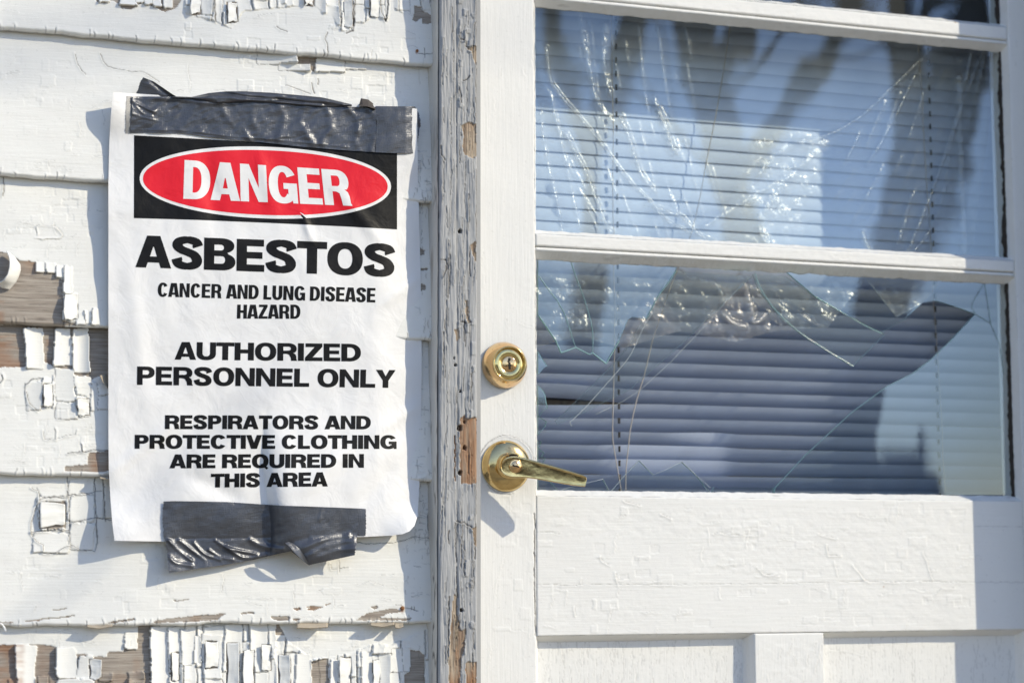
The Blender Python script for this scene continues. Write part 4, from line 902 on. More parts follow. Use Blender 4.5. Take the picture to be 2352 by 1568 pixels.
line_crack([(1734, 627), (1742, 652), (1752, 672), (1774, 704), (1801, 732), (1832, 760), (1867, 784), (1910, 811), (1960, 841)], GY-.001, door, .0005, 'glass_edge')
line_crack([(1873, 681), (1934, 717), (1985, 747), (2026, 766)], GY-.001, door, .0005, 'glass_edge')
line_crack([(1500, 715), (1482, 744), (1464, 782), (1450, 812), (1437, 831), (1405, 868), (1380, 896), (1350, 930), (1324, 956), (1309, 969), (1313, 978)], GY-.0015, door, .00034, 'crack_pale')
line_crack([(1720, 636), (1660, 702), (1597, 772), (1577, 792), (1540, 832), (1472, 894), (1430, 922), (1369, 951)], GY-.0015, door, .00022, 'crack_pale')
line_crack([(1553, 622), (1535, 650), (1512, 679), (1489, 724), (1484, 732)], GY-.001, door, .0006, 'crack')
line_crack([(2241, 721), (2182, 784), (2139, 825), (2095, 858), (2039, 886), (1955, 948), (1850, 1045), (1781, 1119)], GY-.001, door, .00028, 'crack')
line_crack([(2260, 652), (2238, 688), (2232, 706), (2241, 721), (2275, 742), (2296, 790), (2306, 860)], GY-.001, door, .0003, 'crack'); line_crack([(2262, 652), (2268, 690), (2276, 742)], GY-.001, door, .0003, 'crack')
line_crack([(1874, 700), (1990, 640), (2059, 727), (2118, 696)][1:], GY+.006, door, .0003, 'crack_pale')
for p in ([(1401, 1130), (1440, 1086), (1468, 1057), (1500, 1090), (1530, 1078), (1566, 1060), (1600, 1092), (1632, 1120)], [(1287, 1126), (1330, 1112), (1385, 1100), (1400, 1128)]): line_crack(p, GY-.001, door, .00017, 'crack_pale')
for p in ([(1289, 810), (1322, 798), (1354, 814), (1361, 810), (1392, 835)], [(1392, 835), (1422, 782)], [(1278, 784), (1289, 810)]): line_crack(p, GY-.001, piece_a, .0006, 'glass_edge')

# ------------------------------------------------------------------ warning sign
PY0 = -0.021
def paper_y(px, py):
    """depth of the paper at the picture position (px,py)"""
    px = np.asarray(px, float); py = np.asarray(py, float)
    y = np.full(np.broadcast(px, py).shape, -.0225)
    y = y + .0022*fbm(px/240, py/210, 301, 2) + .0011*fbm(px/75, py/95, 302, 2) + .0003*fbm(px/30, py/34, 303, 2)
    rt = sstep(850, 975, px); y = y + .0100*rt*sstep(300, 480, py)*(1-.6*sstep(1080, 1220, py))      # right side leans back to the wall
    y = y - .010*sstep(330, 250, px)*sstep(330, 215, py)                                            # lifted corners
    y = y - .015*sstep(370, 258, px)*sstep(1120, 1245, py) - .012*sstep(860, 950, px)*sstep(1150, 1235, py)
    y = y + .0035*sstep(420, 250, px)*sstep(250, 330, py)*sstep(500, 380, py)
    # vertical dent above the lower tape
    q = np.clip(px-(612+10*np.sin(py/60)), 0, None); dent = (1-np.exp(-q/27))*np.exp(-q/170)
    y = y - .0185*dent*sstep(900, 1100, py)*sstep(1330, 1240, py)
    y = y + .004*np.exp(-((px-600)/40)**2)*sstep(960, 1120, py)
    y = y + .0042*np.exp(-((py-1290)/110)**2)*sstep(380, 450, px)*sstep(840, 780, px)                # drawn in under the lower tape
    # diagonal folds
    for (x0, y0, x1, y1, a, wd) in ((250, 1090, 420, 960, .0012, 14), (760, 420, 880, 560, .0014, 16), (470, 340, 500, 520, -.0014, 22), (590, 345, 640, 520, .0010, 16), (690, 480, 720, 560, .0012, 9), (880, 700, 960, 640, .0010, 12), (860, 1000, 960, 930, .0012, 14), (300, 600, 330, 900, .0009, 22), (700, 1130, 790, 1040, .0016, 20), (430, 1090, 560, 1150, -.0020, 22), (820, 1180, 905, 1060, -.0016, 24)):
        vx, vy = x1-x0, y1-y0; L = math.hypot(vx, vy); t = ((px-x0)*vx+(py-y0)*vy)/L; s = ((px-x0)*vy-(py-y0)*vx)/L
        y = y - 1.5*a*np.exp(-(s/wd)**2)*np.exp(-((t-L/2)/(L*.5))**4)
    return y
def on_paper(px, py, off):
    """world points on the sheet, `off` metres in front of it"""
    return at(px, py, paper_y(px, py) - off)
sign = empty('warning_sign', at1(608, 1243, PY0), 'large white paper danger asbestos sign taped to the clapboards', 'sign')
px, py, U, V = coons([(260, 212), (420, 222), (650, 232), (850, 240), (958, 250)], [(263, 1241), (380, 1243), (600, 1240), (840, 1232), (900, 1229), (925, 1226), (941, 1219)],
                     [(260, 212), (255, 260), (251, 330), (249, 420), (249, 700), (249, 1000), (250, 1080), (254, 1150), (258, 1200), (263, 1241)],
                     [(958, 250), (960, 420), (963, 520), (966, 620), (968, 760), (968.5, 850), (967, 980), (963, 1120), (959, 1185), (952, 1207), (941, 1219)], 300, 420)
tag(grid('paper', on_paper(px, py, 0), M['paper'], sign), 'white paper sheet with curling corners')
px, py, U, V = coons([(308, 311), (420, 317), (600, 327), (770, 336), (912, 348)], [(307.5, 501), (450, 505), (620, 512), (800, 520.5), (912, 527)], [(308, 311), (307.5, 501)], [(912, 348), (912, 527)], 220, 90)
grid('black_panel', on_paper(px, py, .00018), M['print_black'], sign)
def disc(name, pts4, off, mat):
    """ellipse given by centre and its two half axes (picture units)"""
    (cx, cy), (ax, ay), (bx, by) = pts4; n = 180; th = np.linspace(0, 2*math.pi, n); r = np.linspace(.02, 1, 40)[:, None]
    c_, s_ = np.sign(np.cos(th))*np.abs(np.cos(th))**.96, np.sign(np.sin(th))*np.abs(np.sin(th))**.96
    px = cx + r*(ax*c_+bx*s_); py = cy + r*(ay*c_+by*s_)
    P = on_paper(px, py, off); return grid(name, P[:, ::1], M[mat], sign)
disc('white_oval', ((609.5, 419.5), (288.5, 11.5), (6, -82)), .00034, 'paper'); disc('red_oval', ((609.5, 419.5), (281, 11), (6, -74)), .00050, 'print_red')

def arc(cx, cz, rx, rz, a0, a1, n=28, p=2.25):
    a = np.radians(np.linspace(a0, a1, n)); c, s = np.cos(a), np.sin(a)
    return list(zip(cx+rx*np.sign(c)*np.abs(c)**(2/p), cz+rz*np.sign(s)*np.abs(s)**(2/p)))
def stroke(path, wd):
    path = np.array(path, float); T = np.gradient(path, axis=0); T /= np.linalg.norm(T, axis=1)[:, None]; N = np.stack([-T[:, 1], T[:, 0]], -1)
    wd = np.asarray(wd)[:, None]/2; return [tuple(p) for p in np.concatenate([path+N*wd, (path-N*wd)[::-1]])]
def catmull(pts, n=10):
    p = np.array([pts[0]]+list(pts)+[pts[-1]], float); out = []
    for i in range(1, len(p)-2):
        for t in np.linspace(0, 1, n, endpoint=False):
            a, b, c, d = p[i-1:i+3]; out.append(.5*((2*b)+(c-a)*t+(2*a-5*b+4*c-d)*t*t+(3*b-a-3*c+d)*t**3))
    out.append(p[-2]); return np.array(out)
def glyph(ch, s, t, k=1.0):
    """list of shapes (outer loop + holes) and advance width; cap height 1, stem s, bar t, width factor k"""
    o = .014; Wd = dict(A=.98, B=.86, C=.90, D=.89, E=.76, G=.95, H=.88, I=s/k, L=.70, N=.90, O=.97, P=.82, Q=.97, R=.89, S=.85, T=.82, U=.88, V=.92, Y=.92, Z=.80); W = Wd[ch]*k
    if ch == 'I': return [[[(0, 0), (s, 0), (s, 1), (0, 1)]]], s
    if ch == 'L': return [[[(0, 0), (W, 0), (W, t*1.06), (s, t*1.06), (s, 1), (0, 1)]]], W
    if ch == 'E':
        m = .505; return [[[(0, 0), (W, 0), (W, t*1.05), (s, t*1.05), (s, m-t/2), (W*.93, m-t/2), (W*.93, m+t/2), (s, m+t/2), (s, 1-t*1.05), (W*.98, 1-t*1.05), (W*.98, 1), (0, 1)]]], W
    if ch == 'T': return [[[(W/2-s/2, 0), (W/2+s/2, 0), (W/2+s/2, 1-t*1.08), (W, 1-t*1.08), (W, 1), (0, 1), (0, 1-t*1.08), (W/2-s/2, 1-t*1.08)]]], W
    if ch == 'H':
        m = .505; return [[[(0, 0), (s, 0), (s, m-t*.55), (W-s, m-t*.55), (W-s, 0), (W, 0), (W, 1), (W-s, 1), (W-s, m+t*.55), (s, m+t*.55), (s, 1), (0, 1)]]], W
    if ch == 'N': q = s*.93; return [[[(0, 0), (q, 0), (q, .63), (W-q*1.08, 0), (W, 0), (W, 1), (W-q, 1), (W-q, .37), (q*1.08, 1), (0, 1)]]], W
    if ch == 'Z': return [[[(0, 0), (W, 0), (W, t*1.05), (.44*W, t*1.05), (W*.99, 1-t*.95), (W*.99, 1), (.03*W, 1), (.03*W, 1-t*1.05), (.54*W, 1-t*1.05), (0, t*.95)]]], W
    if ch in 'AV':
        q = (.37 if k > .7 else .52)*W; kk = W/2-q/2; s1 = s*1.02; zb, zt_ = .165, .165+t*.92; xi = lambda z: kk*z+s1
        top = (W/2-s1)/kk
        if ch == 'A': return [[[(0, 0), (s1, 0), (xi(zb), zb), (W-xi(zb), zb), (W-s1, 0), (W, 0), (W/2+q/2, 1), (W/2-q/2, 1)], [(xi(zt_), zt_), (W-xi(zt_), zt_), (W/2+.012, min(top, .80)-.0), (W/2-.012, min(top, .80))]]], W
        return [[[(0, 1), (s1, 1), (W/2, 1-min(top, .78)), (W-s1, 1), (W, 1), (W/2+q/2, 0), (W/2-q/2, 0)]]], W
    if ch == 'Y': return [[[(W/2-s/2, 0), (W/2+s/2, 0), (W/2+s/2, .40), (W, 1), (W-s*1.13, 1), (W/2, .64), (s*1.13, 1), (0, 1), (W/2-s/2, .40)]]], W
    if ch in 'OQ':
        sh = [[arc(W/2, .5, W/2, .5+o, 0, 360, 72)[:-1], arc(W/2, .5, W/2-s*1.02, .5+o-t*1.02, 0, 360, 56)[:-1]]]
        if ch == 'Q': sh.append([[(W*.50, .24), (W*.62, .32), (W*1.0, .02), (W*.90, -.11)]])
        return sh, W
    if ch == 'U':
        r = W/2; return [[[(0, 1)]+arc(r, .36, r, .36+o, 180, 360, 40)+[(W, 1), (W-s, 1)]+arc(r, .38, r-s, .38-t, 360, 180, 30)+[(s, 1)]]], W
    if ch in 'CG':
        c_ = W/2; zo, zi = .685, .63
        ao, ai = 30, 33
        outer = arc(c_, .5, c_, .5+o, ao, 360-ao if ch == 'C' else 335, 72); inner = arc(c_, .5, c_-s*1.02, .5+o-t*1.02, 360-ai if ch == 'C' else 330, ai, 56)
        if ch == 'C': return [[outer+inner]], W
        sh = [[arc(c_, .5, c_, .5+o, ao, 322, 66)+arc(c_, .5, c_-s*1.02, .5+o-t*1.02, 318, ai, 52)]]
        sh.append([[(W*.52, .545), (W, .545), (W, .0), (W-s*.52, .0), (W-s*.62, .105), (W-s*1.0, .20), (W-s*1.0, .545-t*.95), (W*.52, .545-t*.95)]])
        return sh, W
    if ch == 'D':
        rx = W*.60; return [[[(0, 0)]+arc(W-rx, .5, rx, .5, -90, 90, 44)+[(0, 1)], [(s, t*1.02), (s, 1-t*1.02)]+arc(max(W-rx, s+.002), .5, W-s*.98-max(W-rx, s+.002), .5-t*1.02, 90, -90, 36)]], W
    if ch in 'PR':
        zb = .36; rz = (1-zb)/2; cz = (1+zb)/2; rx = W*.46
        hole = [(s, zb+t), (s, 1-t)]+arc(W-rx, cz, max(rx-s*.98, .03), rz-t, 90, -90, 24)
        if ch == 'P': return [[[(0, 0), (s, 0), (s, zb)]+arc(W-rx, cz, rx, rz, -90, 90, 36)+[(0, 1)], hole]], W
        hole = [(s, zb+t*1.08), (s, 1-t)]+arc(W-rx, cz+t*.05, max(rx-s*1.02, .03), rz-t*1.04, 90, -90, 24)
        b = arc(W-rx-.01*k, cz, rx, rz, -42, 90, 30)
        return [[[(0, 0), (s, 0), (s, zb+.03), (W*.48, zb+.03), (W*.60, zb-.02), (W-s*1.04, .18), (W-s*.96, .0), (W*1.02, 0), (W*1.02, .03), (W*.985, .07), (W*.97, .26), (W*.92, .38), (W*.80, .455)]+b+[(0, 1)], hole]], W
    if ch == 'B':
        m = .525; rx = W*.44
        return [[[(0, 0)]+arc(W-rx, m/2, rx, m/2, -90, 62, 30)+arc(W*.96-rx, (1+m)/2, rx, (1-m)/2, -62, 90, 30)+[(0, 1)],
                 [(s, t), (s, m-t*.42)]+arc(W-rx, (m+t*.58)/2, max(rx-s, .03), (m-t*.42-t)/2, 90, -90, 18), [(s, m+t*.45), (s, 1-t)]+arc(W*.96-rx, (1+m-t*.55)/2, max(rx-s, .03), (1-t-m-t*.45)/2, 90, -90, 18)]], W
    if ch == 'S':
        cx = [.885, .80, .50, .205, .155, .30, .52, .74, .845, .78, .50, .20, .115]; cz = [.70, .845, .905, .845, .705, .595, .525, .44, .30, .155, .095, .155, .33]
        sx = 1-s*.55/W*1.0
        x = [W*(.5+(a-.5)*(1-(s*1.0/W-.18)*.75)) for a in cx]; hz = t/2-.014
        z = [.5+(b-.5)*(.5-hz)/.405 for b in cz]
        P = catmull(list(zip(x, z)), 9); T = np.gradient(P, axis=0); T /= np.linalg.norm(T, axis=1)[:, None]
        wd = t*np.abs(T[:, 0])**1.2 + s*1.02*np.abs(T[:, 1])**1.2; wd = wd/np.maximum(1, (np.abs(T[:, 0])**1.2+np.abs(T[:, 1])**1.2)*.94)
        N = np.stack([-T[:, 1], T[:, 0]], -1)*(wd/2)[:, None]; A, B = P+N, P-N
        return [[[tuple(A[i]), tuple(B[i]), tuple(B[i+1]), tuple(A[i+1])]] for i in range(len(P)-1)], W
    raise KeyError(ch)
def lettering(text, bl, br, tl, tr, s, t, k=1.0, gap=.10, space=.34, mat='print_black', off=.00022, label=None):
    shapes, x = [], 0.0
    for ti, ch in enumerate(text):
        if ch == ' ': x += space*k; continue
        sh, wd = glyph(ch, s, t, k)
        nx = text[ti+1] if ti+1 < len(text) else ' '
        g = gap*(.30 if (ch in 'AVTY' or nx in 'AVTY') else 1.0)
        for i, loops in enumerate(sh): shapes.append(([[(x+a, b) for a, b in lp] for lp in loops], 0 if ch == 'S' else i))
        x += wd+g
    total = x-g
    # corners: the line's left/right ends in picture units
    bl, br, tl, tr = map(np.array, (bl, br, tl, tr)); allV, allF, base = [], [], 0
    bm = bmesh.new()
    for loops, i in shapes:
        pts = [p for lp in loops for p in lp]
        tris = tessellate_polygon([[Vector((a, b, 0)) for a, b in lp] for lp in loops])
        vs = [bm.verts.new((a/total, b, .0002*i)) for a, b in pts]
        for f in tris:
            try: bm.faces.new([vs[q] for q in f])
            except ValueError: pass
    n = max(8, int(abs(br[0]-bl[0])/5)); m = max(3, int(abs(tl[1]-bl[1])/6))
    for a in range(1, n): bmesh.ops.bisect_plane(bm, geom=bm.verts[:]+bm.edges[:]+bm.faces[:], plane_co=(a/n, 0, 0), plane_no=(1, 0, 0), dist=1e-6)
    for b in range(1, m): bmesh.ops.bisect_plane(bm, geom=bm.verts[:]+bm.edges[:]+bm.faces[:], plane_co=(0, b/m, 0), plane_no=(0, 1, 0), dist=1e-6)
    co = np.array([v.co for v in bm.verts]); u, v = co[:, 0:1], co[:, 1:2]
    p = (1-u)*(1-v)*bl + u*(1-v)*br + (1-u)*v*tl + u*v*tr
    P = on_paper(p[:, 0], p[:, 1], off); P[:, 1] -= co[:, 2]*.2
    for vert, q in zip(bm.verts, P): vert.co = q
    bm.normal_update()
    fl = [f for f in bm.faces if f.normal.y > 0]
    if fl: bmesh.ops.reverse_faces(bm, faces=fl)
    return tag(bm_obj('lettering', bm, M[mat], sign, True), label)
lettering('DANGER', (421, 456.5), (808, 473), (424, 367.5), (797, 392), .235, .165, .78, .050, mat='paper', off=.00066, label='white word DANGER on the red oval')
lettering('ASBESTOS', (311, 613.5), (907, 635.5), (312, 540), (908, 561.5), .31, .205, 1.10, .035, label='large black word ASBESTOS')
lettering('CANCER AND LUNG DISEASE', (362, 681), (862, 694.5), (363, 649), (863, 661.5), .215, .165, .68, .06, .34, label='line CANCER AND LUNG DISEASE')
lettering('HAZARD', (544, 731.5), (690, 732), (545, 699.5), (690, 699.5), .215, .165, .68, .06, label='line HAZARD')
lettering('AUTHORIZED', (401, 825.5), (829, 830), (402, 785), (829, 789.5), .285, .20, 1.05, .05, label='line AUTHORIZED')
lettering('PERSONNEL ONLY', (314.5, 883.5), (908, 890.5), (315, 841), (909, 849.5), .285, .20, 1.08, .06, .33, label='line PERSONNEL ONLY')
lettering('RESPIRATORS AND', (378.5, 985), (851.5, 985.5), (379, 953), (852, 954.5), .325, .215, 1.10, .055, .33, label='line RESPIRATORS AND')
lettering('PROTECTIVE CLOTHING', (309, 1030), (911, 1030.5), (309.5, 998), (911, 999), .325, .215, 1.10, .055, .33, label='line PROTECTIVE CLOTHING')
lettering('ARE REQUIRED IN', (389, 1075), (836, 1073.5), (390, 1043), (836, 1042), .325, .215, 1.10, .055, .33, label='line ARE REQUIRED IN')
lettering('THIS AREA', (484, 1119), (753, 1116.5), (484.5, 1087.5), (753, 1083.5), .325, .215, 1.10, .055, .33, label='line THIS AREA')

# ------------------------------------------------------------------ duct tape
def serr(path, amp, seed):
    p = polyline(path, np.linspace(0, 1, 60)); r = np.random.RandomState(seed); p[1:-1, 0] += r.uniform(-amp, amp, 58); return [tuple(q) for q in p]
def tape(name, top, bot, left, right, off, folds=(), wr=.0010, nu=260, nv=70, mat='tape', label=None, lift=None, seed=0, flat=None):
    px, py, U, V = coons(top, bot, serr(left, 1.2, seed), serr(right, 1.2, seed+1), nu, nv)
    y = paper_y(px, py) - off
    if flat is not None: y = flat(px, py, U, V)
    y = y - wr*fbm(px/46+.6*py/46, py/30, 500+seed, 3) - wr*.18*fbm(px/15+py/24, py/11, 520+seed, 3)
    for pts, a, wd in folds:
        d, sg = pldist(px, py, catmull(pts, 6), 40); y = y - .62*a*np.exp(-(d/(wd*.85))**2)*(.75+.5*vn(px/23, py/23, 7))
    if lift is not None: y = y - lift(px, py, U, V)
    P = at(px, py, y)
    o = grid(name, P, M[mat]); tag(o, label, 'duct tape')
    return o
old = tape('duct_tape', [(291, 221), (310, 222), (330, 223)], [(288, 306), (310, 307), (330, 307)], [(291, 221), (289, 260), (288, 306)], [(330, 223), (330, 307)], .0005, nu=30, nv=60, mat='tape_old', wr=.0003, label='narrow faded grey tape end showing at the far left of the upper tape', seed=5)
main_f = [([(305, 232), (330, 246), (356, 257)], .0024, 4.5), ([(310, 240), (330, 262), (350, 268)], .0012, 4), ([(304, 262), (330, 270), (372, 280)], .0010, 4), ([(306, 225), (400, 228), (470, 236), (540, 238)], .0022, 6), ([(302, 299), (420, 300), (520, 312), (640, 322), (800, 338)], .0009, 3.5),
          ([(470, 228), (440, 270), (420, 300)], .0016, 14), ([(510, 236), (520, 270), (548, 300)], .0014, 10), ([(585, 240), (580, 270), (600, 310)], .0016, 12), ([(640, 242), (652, 270), (640, 320)], .0018, 11), ([(705, 246), (690, 280), (720, 330)], .0020, 10), ([(750, 248), (760, 290), (740, 330)], .0022, 10), ([(800, 250), (822, 280), (818, 330)], .0022, 9),
          ([(560, 300), (575, 322)], .0016, 8), ([(845, 250), (870, 285), (852, 345)], .0016, 9), ([(612, 320), (660, 312)], .0012, 5)]
tape('duct_tape', [(302, 222), (420, 222), (500, 234), (600, 232), (700, 238), (800, 246), (864, 246)], [(299, 305), (420, 306.5), (500, 318), (600, 327), (700, 338), (800, 346), (864, 350)], [(302, 222), (304, 260), (300, 285), (299, 305)], [(864, 246), (864, 350)], .0016, main_f, wr=.0017, nu=420, nv=90, label='long wrinkled grey tape strip across the top of the sign', seed=10)
tape('duct_tape', [(862, 244), (910, 244.5), (954, 245)], [(862, 350), (910, 352), (957, 353)], [(862, 244), (866, 290), (862, 350)], [(954, 245), (963, 262), (966, 285), (960, 320), (957, 353)], .0022, [([(952, 247), (957, 290), (955, 350)], -.0016, 5)], wr=.0007, nu=90, nv=90, label='dark shaded right-hand end piece of the upper tape', seed=20,
     lift=lambda px, py, U, V: .004*sstep(950, 966, px)*np.sin(py/7)*.25-.0030*sstep(930, 957, px))
tape('duct_tape', [(329, 178), (352, 187), (376, 203), (392, 214), (403, 221)], [(308, 224), (340, 224), (380, 224), (404, 224)], [(329, 178), (322, 188), (317, 206), (308, 224)], [(403, 221), (404, 224)], .0, [([(345, 184), (368, 204), (396, 220)], -.003, 6)], wr=.0006, nu=80, nv=40, label='loose flap of tape sticking up at the top left of the sign', seed=30,
     flat=lambda px, py, U, V: -.020-.004*(1-V)-.002*U)
tape('duct_tape', [(396, 221), (440, 223), (480, 214), (520, 210), (560, 210), (620, 213), (700, 220), (740, 224), (775, 232), (808, 240)], [(396, 226), (440, 226), (490, 238), (560, 234), (640, 238), (700, 243), (760, 245), (808, 245)], [(396, 221), (396, 226)], [(808, 240), (808, 245)], .003,
     [([(430, 226), (500, 214), (560, 222), (620, 227), (700, 236), (780, 240)], -.0050, 5), ([(480, 216), (560, 211), (660, 218), (750, 227)], .0030, 5), ([(500, 236), (560, 230), (640, 234), (740, 243)], .0030, 5)], wr=.0014, nu=260, nv=30, label='twisted rolled edge of tape along the top of the sign', seed=40, lift=lambda px, py, U, V: .004*np.sin(V*3.1))
tape('duct_tape', [(825, 240), (829, 226), (846, 229), (857, 238), (863, 250)], [(825, 243), (845, 245), (863, 251)], [(825, 240), (825, 243)], [(863, 250), (863, 251)], .003, (), wr=.0003, nu=30, nv=16, mat='tape_back', label='small brown curl of tape backing above the upper tape', seed=50, flat=lambda px, py, U, V: -.024-.005*V+.004*(1-V))
# lower tape
tape('duct_tape', [(560, 1158), (700, 1162), (824, 1167), (840, 1168)], [(560, 1222), (700, 1226), (820, 1229), (839, 1230)], [(560, 1158), (560, 1222)], [(840, 1168), (841, 1195), (840, 1230)], .0012, (), wr=.0005, nu=130, nv=50, label='dark under layer of the lower tape with its end exposed', seed=60)
low_f = [([(390, 1236), (500, 1236), (620, 1234)], -.0010, 4), ([(388, 1240), (408, 1262), (440, 1286)], .0034, 5.5), ([(412, 1240), (440, 1262), (470, 1286)], .0034, 5.5), ([(446, 1246), (470, 1272), (505, 1284)], .0034, 5), ([(480, 1262), (505, 1278), (535, 1285)], .0026, 4.5), ([(495, 1240), (525, 1258), (590, 1272)], .0030, 5), ([(520, 1256), (560, 1280), (610, 1274)], .0028, 5), ([(390, 1278), (405, 1292), (440, 1298)], .0028, 6), ([(575, 1238), (600, 1252), (650, 1260)], .0036, 7), ([(605, 1236), (640, 1256), (672, 1252)], -.0014, 7),
         ([(668, 1246), (690, 1240), (705, 1236)], -.0014, 8), ([(690, 1262), (740, 1240), (800, 1230)], .0030, 8), ([(706, 1278), (760, 1250), (812, 1240)], .0030, 9), ([(700, 1294), (760, 1266), (814, 1258)], .0022, 8), ([(740, 1160), (734, 1196)], .0012, 4), ([(636, 1160), (640, 1200)], .0010, 9)]
low_tape = tape('duct_tape', [(375, 1151), (400, 1150), (520, 1152), (640, 1160), (760, 1167), (822, 1171)], [(388, 1315), (440, 1307), (520, 1296), (580, 1285), (640, 1271), (668, 1265), (690, 1282), (710, 1297), (760, 1286), (815, 1274)], [(375, 1151), (374, 1190), (376, 1230), (382, 1250), (386, 1290), (388, 1315)], [(822, 1171), (822, 1215), (818, 1250), (815, 1274)], .0024, low_f, wr=.0007, nu=420, nv=150, label='wide grey tape strip wrinkled along the bottom of the sign', seed=70,
     lift=lambda px, py, U, V: .006*sstep(660, 720, px)*sstep(1225, 1290, py) + .004*sstep(1265, 1315, py)*sstep(640, 420, px) + .003*sstep(780, 815, px)*sstep(1210, 1270, py))
px, py, U, V = coons([(655, 1246), (664, 1244), (676, 1249)], [(690, 1282), (700, 1291), (711, 1298)], [(655, 1246), (668, 1258), (678, 1270), (690, 1282)], [(676, 1249), (690, 1262), (703, 1282), (711, 1298)], 16, 30)
y = paper_y(px, py)-.0075-.002*np.sin(V*2.6)-.0050*(1-U)**1.5
P = at(px, py, y)
tag(grid('folded_corner', P, M['tape'], low_tape), 'sharp bright folded corner of the lower tape')

# ------------------------------------------------------------------ window blind
BL_Y = GLASS_Y + .105
SLAT_W, PITCH = .0255, .01815
blind = empty('window_blind', (X_at(1780, 600, BL_Y), BL_Y, Z_at(1780, -60, BL_Y)), 'closed white slatted blind hanging behind the door windows', 'blind')
bx0, bx1 = X_at(1180, 600, BL_Y), X_at(2420, 600, BL_Y)
zc0 = Z_at(1300, 1136, BL_Y); NS = 42
rng = np.random.RandomState(8)
for i in range(NS):
    xs = np.linspace(bx0, bx1, 120); q = np.linspace(-.5, .5, 9)[:, None]
    zc = zc0 + i*PITCH; pyc = proj(X_at(1700, 700, BL_Y), BL_Y, zc)[1]
    pxs = proj(xs, BL_Y, zc)[0]
    up = sstep(700, 520, pyc); th = math.radians(49)*(1-up) + math.radians(-15)*up; cvm = .0013 + .0010*up
    tilt = th + math.radians(1.8)*vn(xs*3, xs*0+i*1.7, 61) + 0*xs
    sagz = .0008*vn(xs*4, xs*0+i*2.1, 62)
    if i == 7: sagz = sagz + .005*sstep(1480, 1260, pxs)                       # bent slats by the lever handle
    if i in (5, 6): sagz = sagz - .0045*sstep(1520, 1250, pxs)*(1 if i == 6 else .5)
    if i in (2, 3, 4): tilt = tilt - math.radians(11)*sstep(1340, 1450, pxs)*sstep(1700, 1640, pxs)*(1 if i != 4 else sstep(1500, 1640, pxs))
    cv = cvm*(1-(2*q)**2)
    a = SLAT_W*q                                   # along the slat, + = up
    Z = zc + sagz + a*np.cos(tilt) - cv*np.sin(tilt); Y = BL_Y - a*np.sin(tilt) - cv*np.cos(tilt)
    P = np.stack([np.broadcast_to(xs, Z.shape), Y, Z], -1)[::-1]
    grid('slat', P, M['slat'], blind)
box('sun_blocker', bx0, bx1, GLASS_Y+.030, GLASS_Y+.034, ZT0+.012, ZT1+.32, M['dark'], blind)  # added opaque sheet that keeps sun off the upper slats
# ladder strings, route holes and the loose pull cord
def vstring(pxx, py0, py1, y, r, wob=0, seed=0, mat='cord', name='ladder_string', px1=None):
    pys = np.linspace(py0, py1, 60); pxx2 = np.linspace(pxx, px1 if px1 is not None else pxx, 60) + wob*vn(pys/70, pys*0, seed)
    return (at(pxx2, pys, np.full(60, y)), r)
SF = BL_Y-.017
for q in (vstring(1404, -30, 784, SF, .0006, 1.5, 1, px1=1412), vstring(2106, 40, 1130, SF, .0006, 1.5, 2, px1=2172)): tubes('ladder_string', [q], M['cord'], blind, 5)
cordP = [[(1412, 784), (1408, 940), (1407, 1000), (1412, 1040), (1419, 1080), (1427, 1128)], [(1498, 784), (1480, 860), (1462, 920), (1448, 985), (1443, 1030), (1438, 1080), (1437, 1130)], [(1680, 40), (1662, 160), (1645, 260), (1625, 360), (1604, 470), (1580, 560), (1540, 660), (1498, 784)]]
tubes('pull_cord', [(at(catmull(p, 8)[:, 0], catmull(p, 8)[:, 1], np.full(len(catmull(p, 8)), SF-.004)), .0007) for p in cordP], M['cord'], blind, 5)
for cxp in (1424, 2155):
    bm = bmesh.new()
    for i in range(NS):
        for dz in (PITCH*i,):
            x = X_at(cxp+(0 if cxp < 2000 else 0), 800, SF); zz = zc0+dz+PITCH*.28
            add_box(bm, x-.0011, x+.0011, SF+.004, SF+.006, zz-.0045, zz+.0030)
    bm_obj('route_holes', bm, M['dark'], blind)
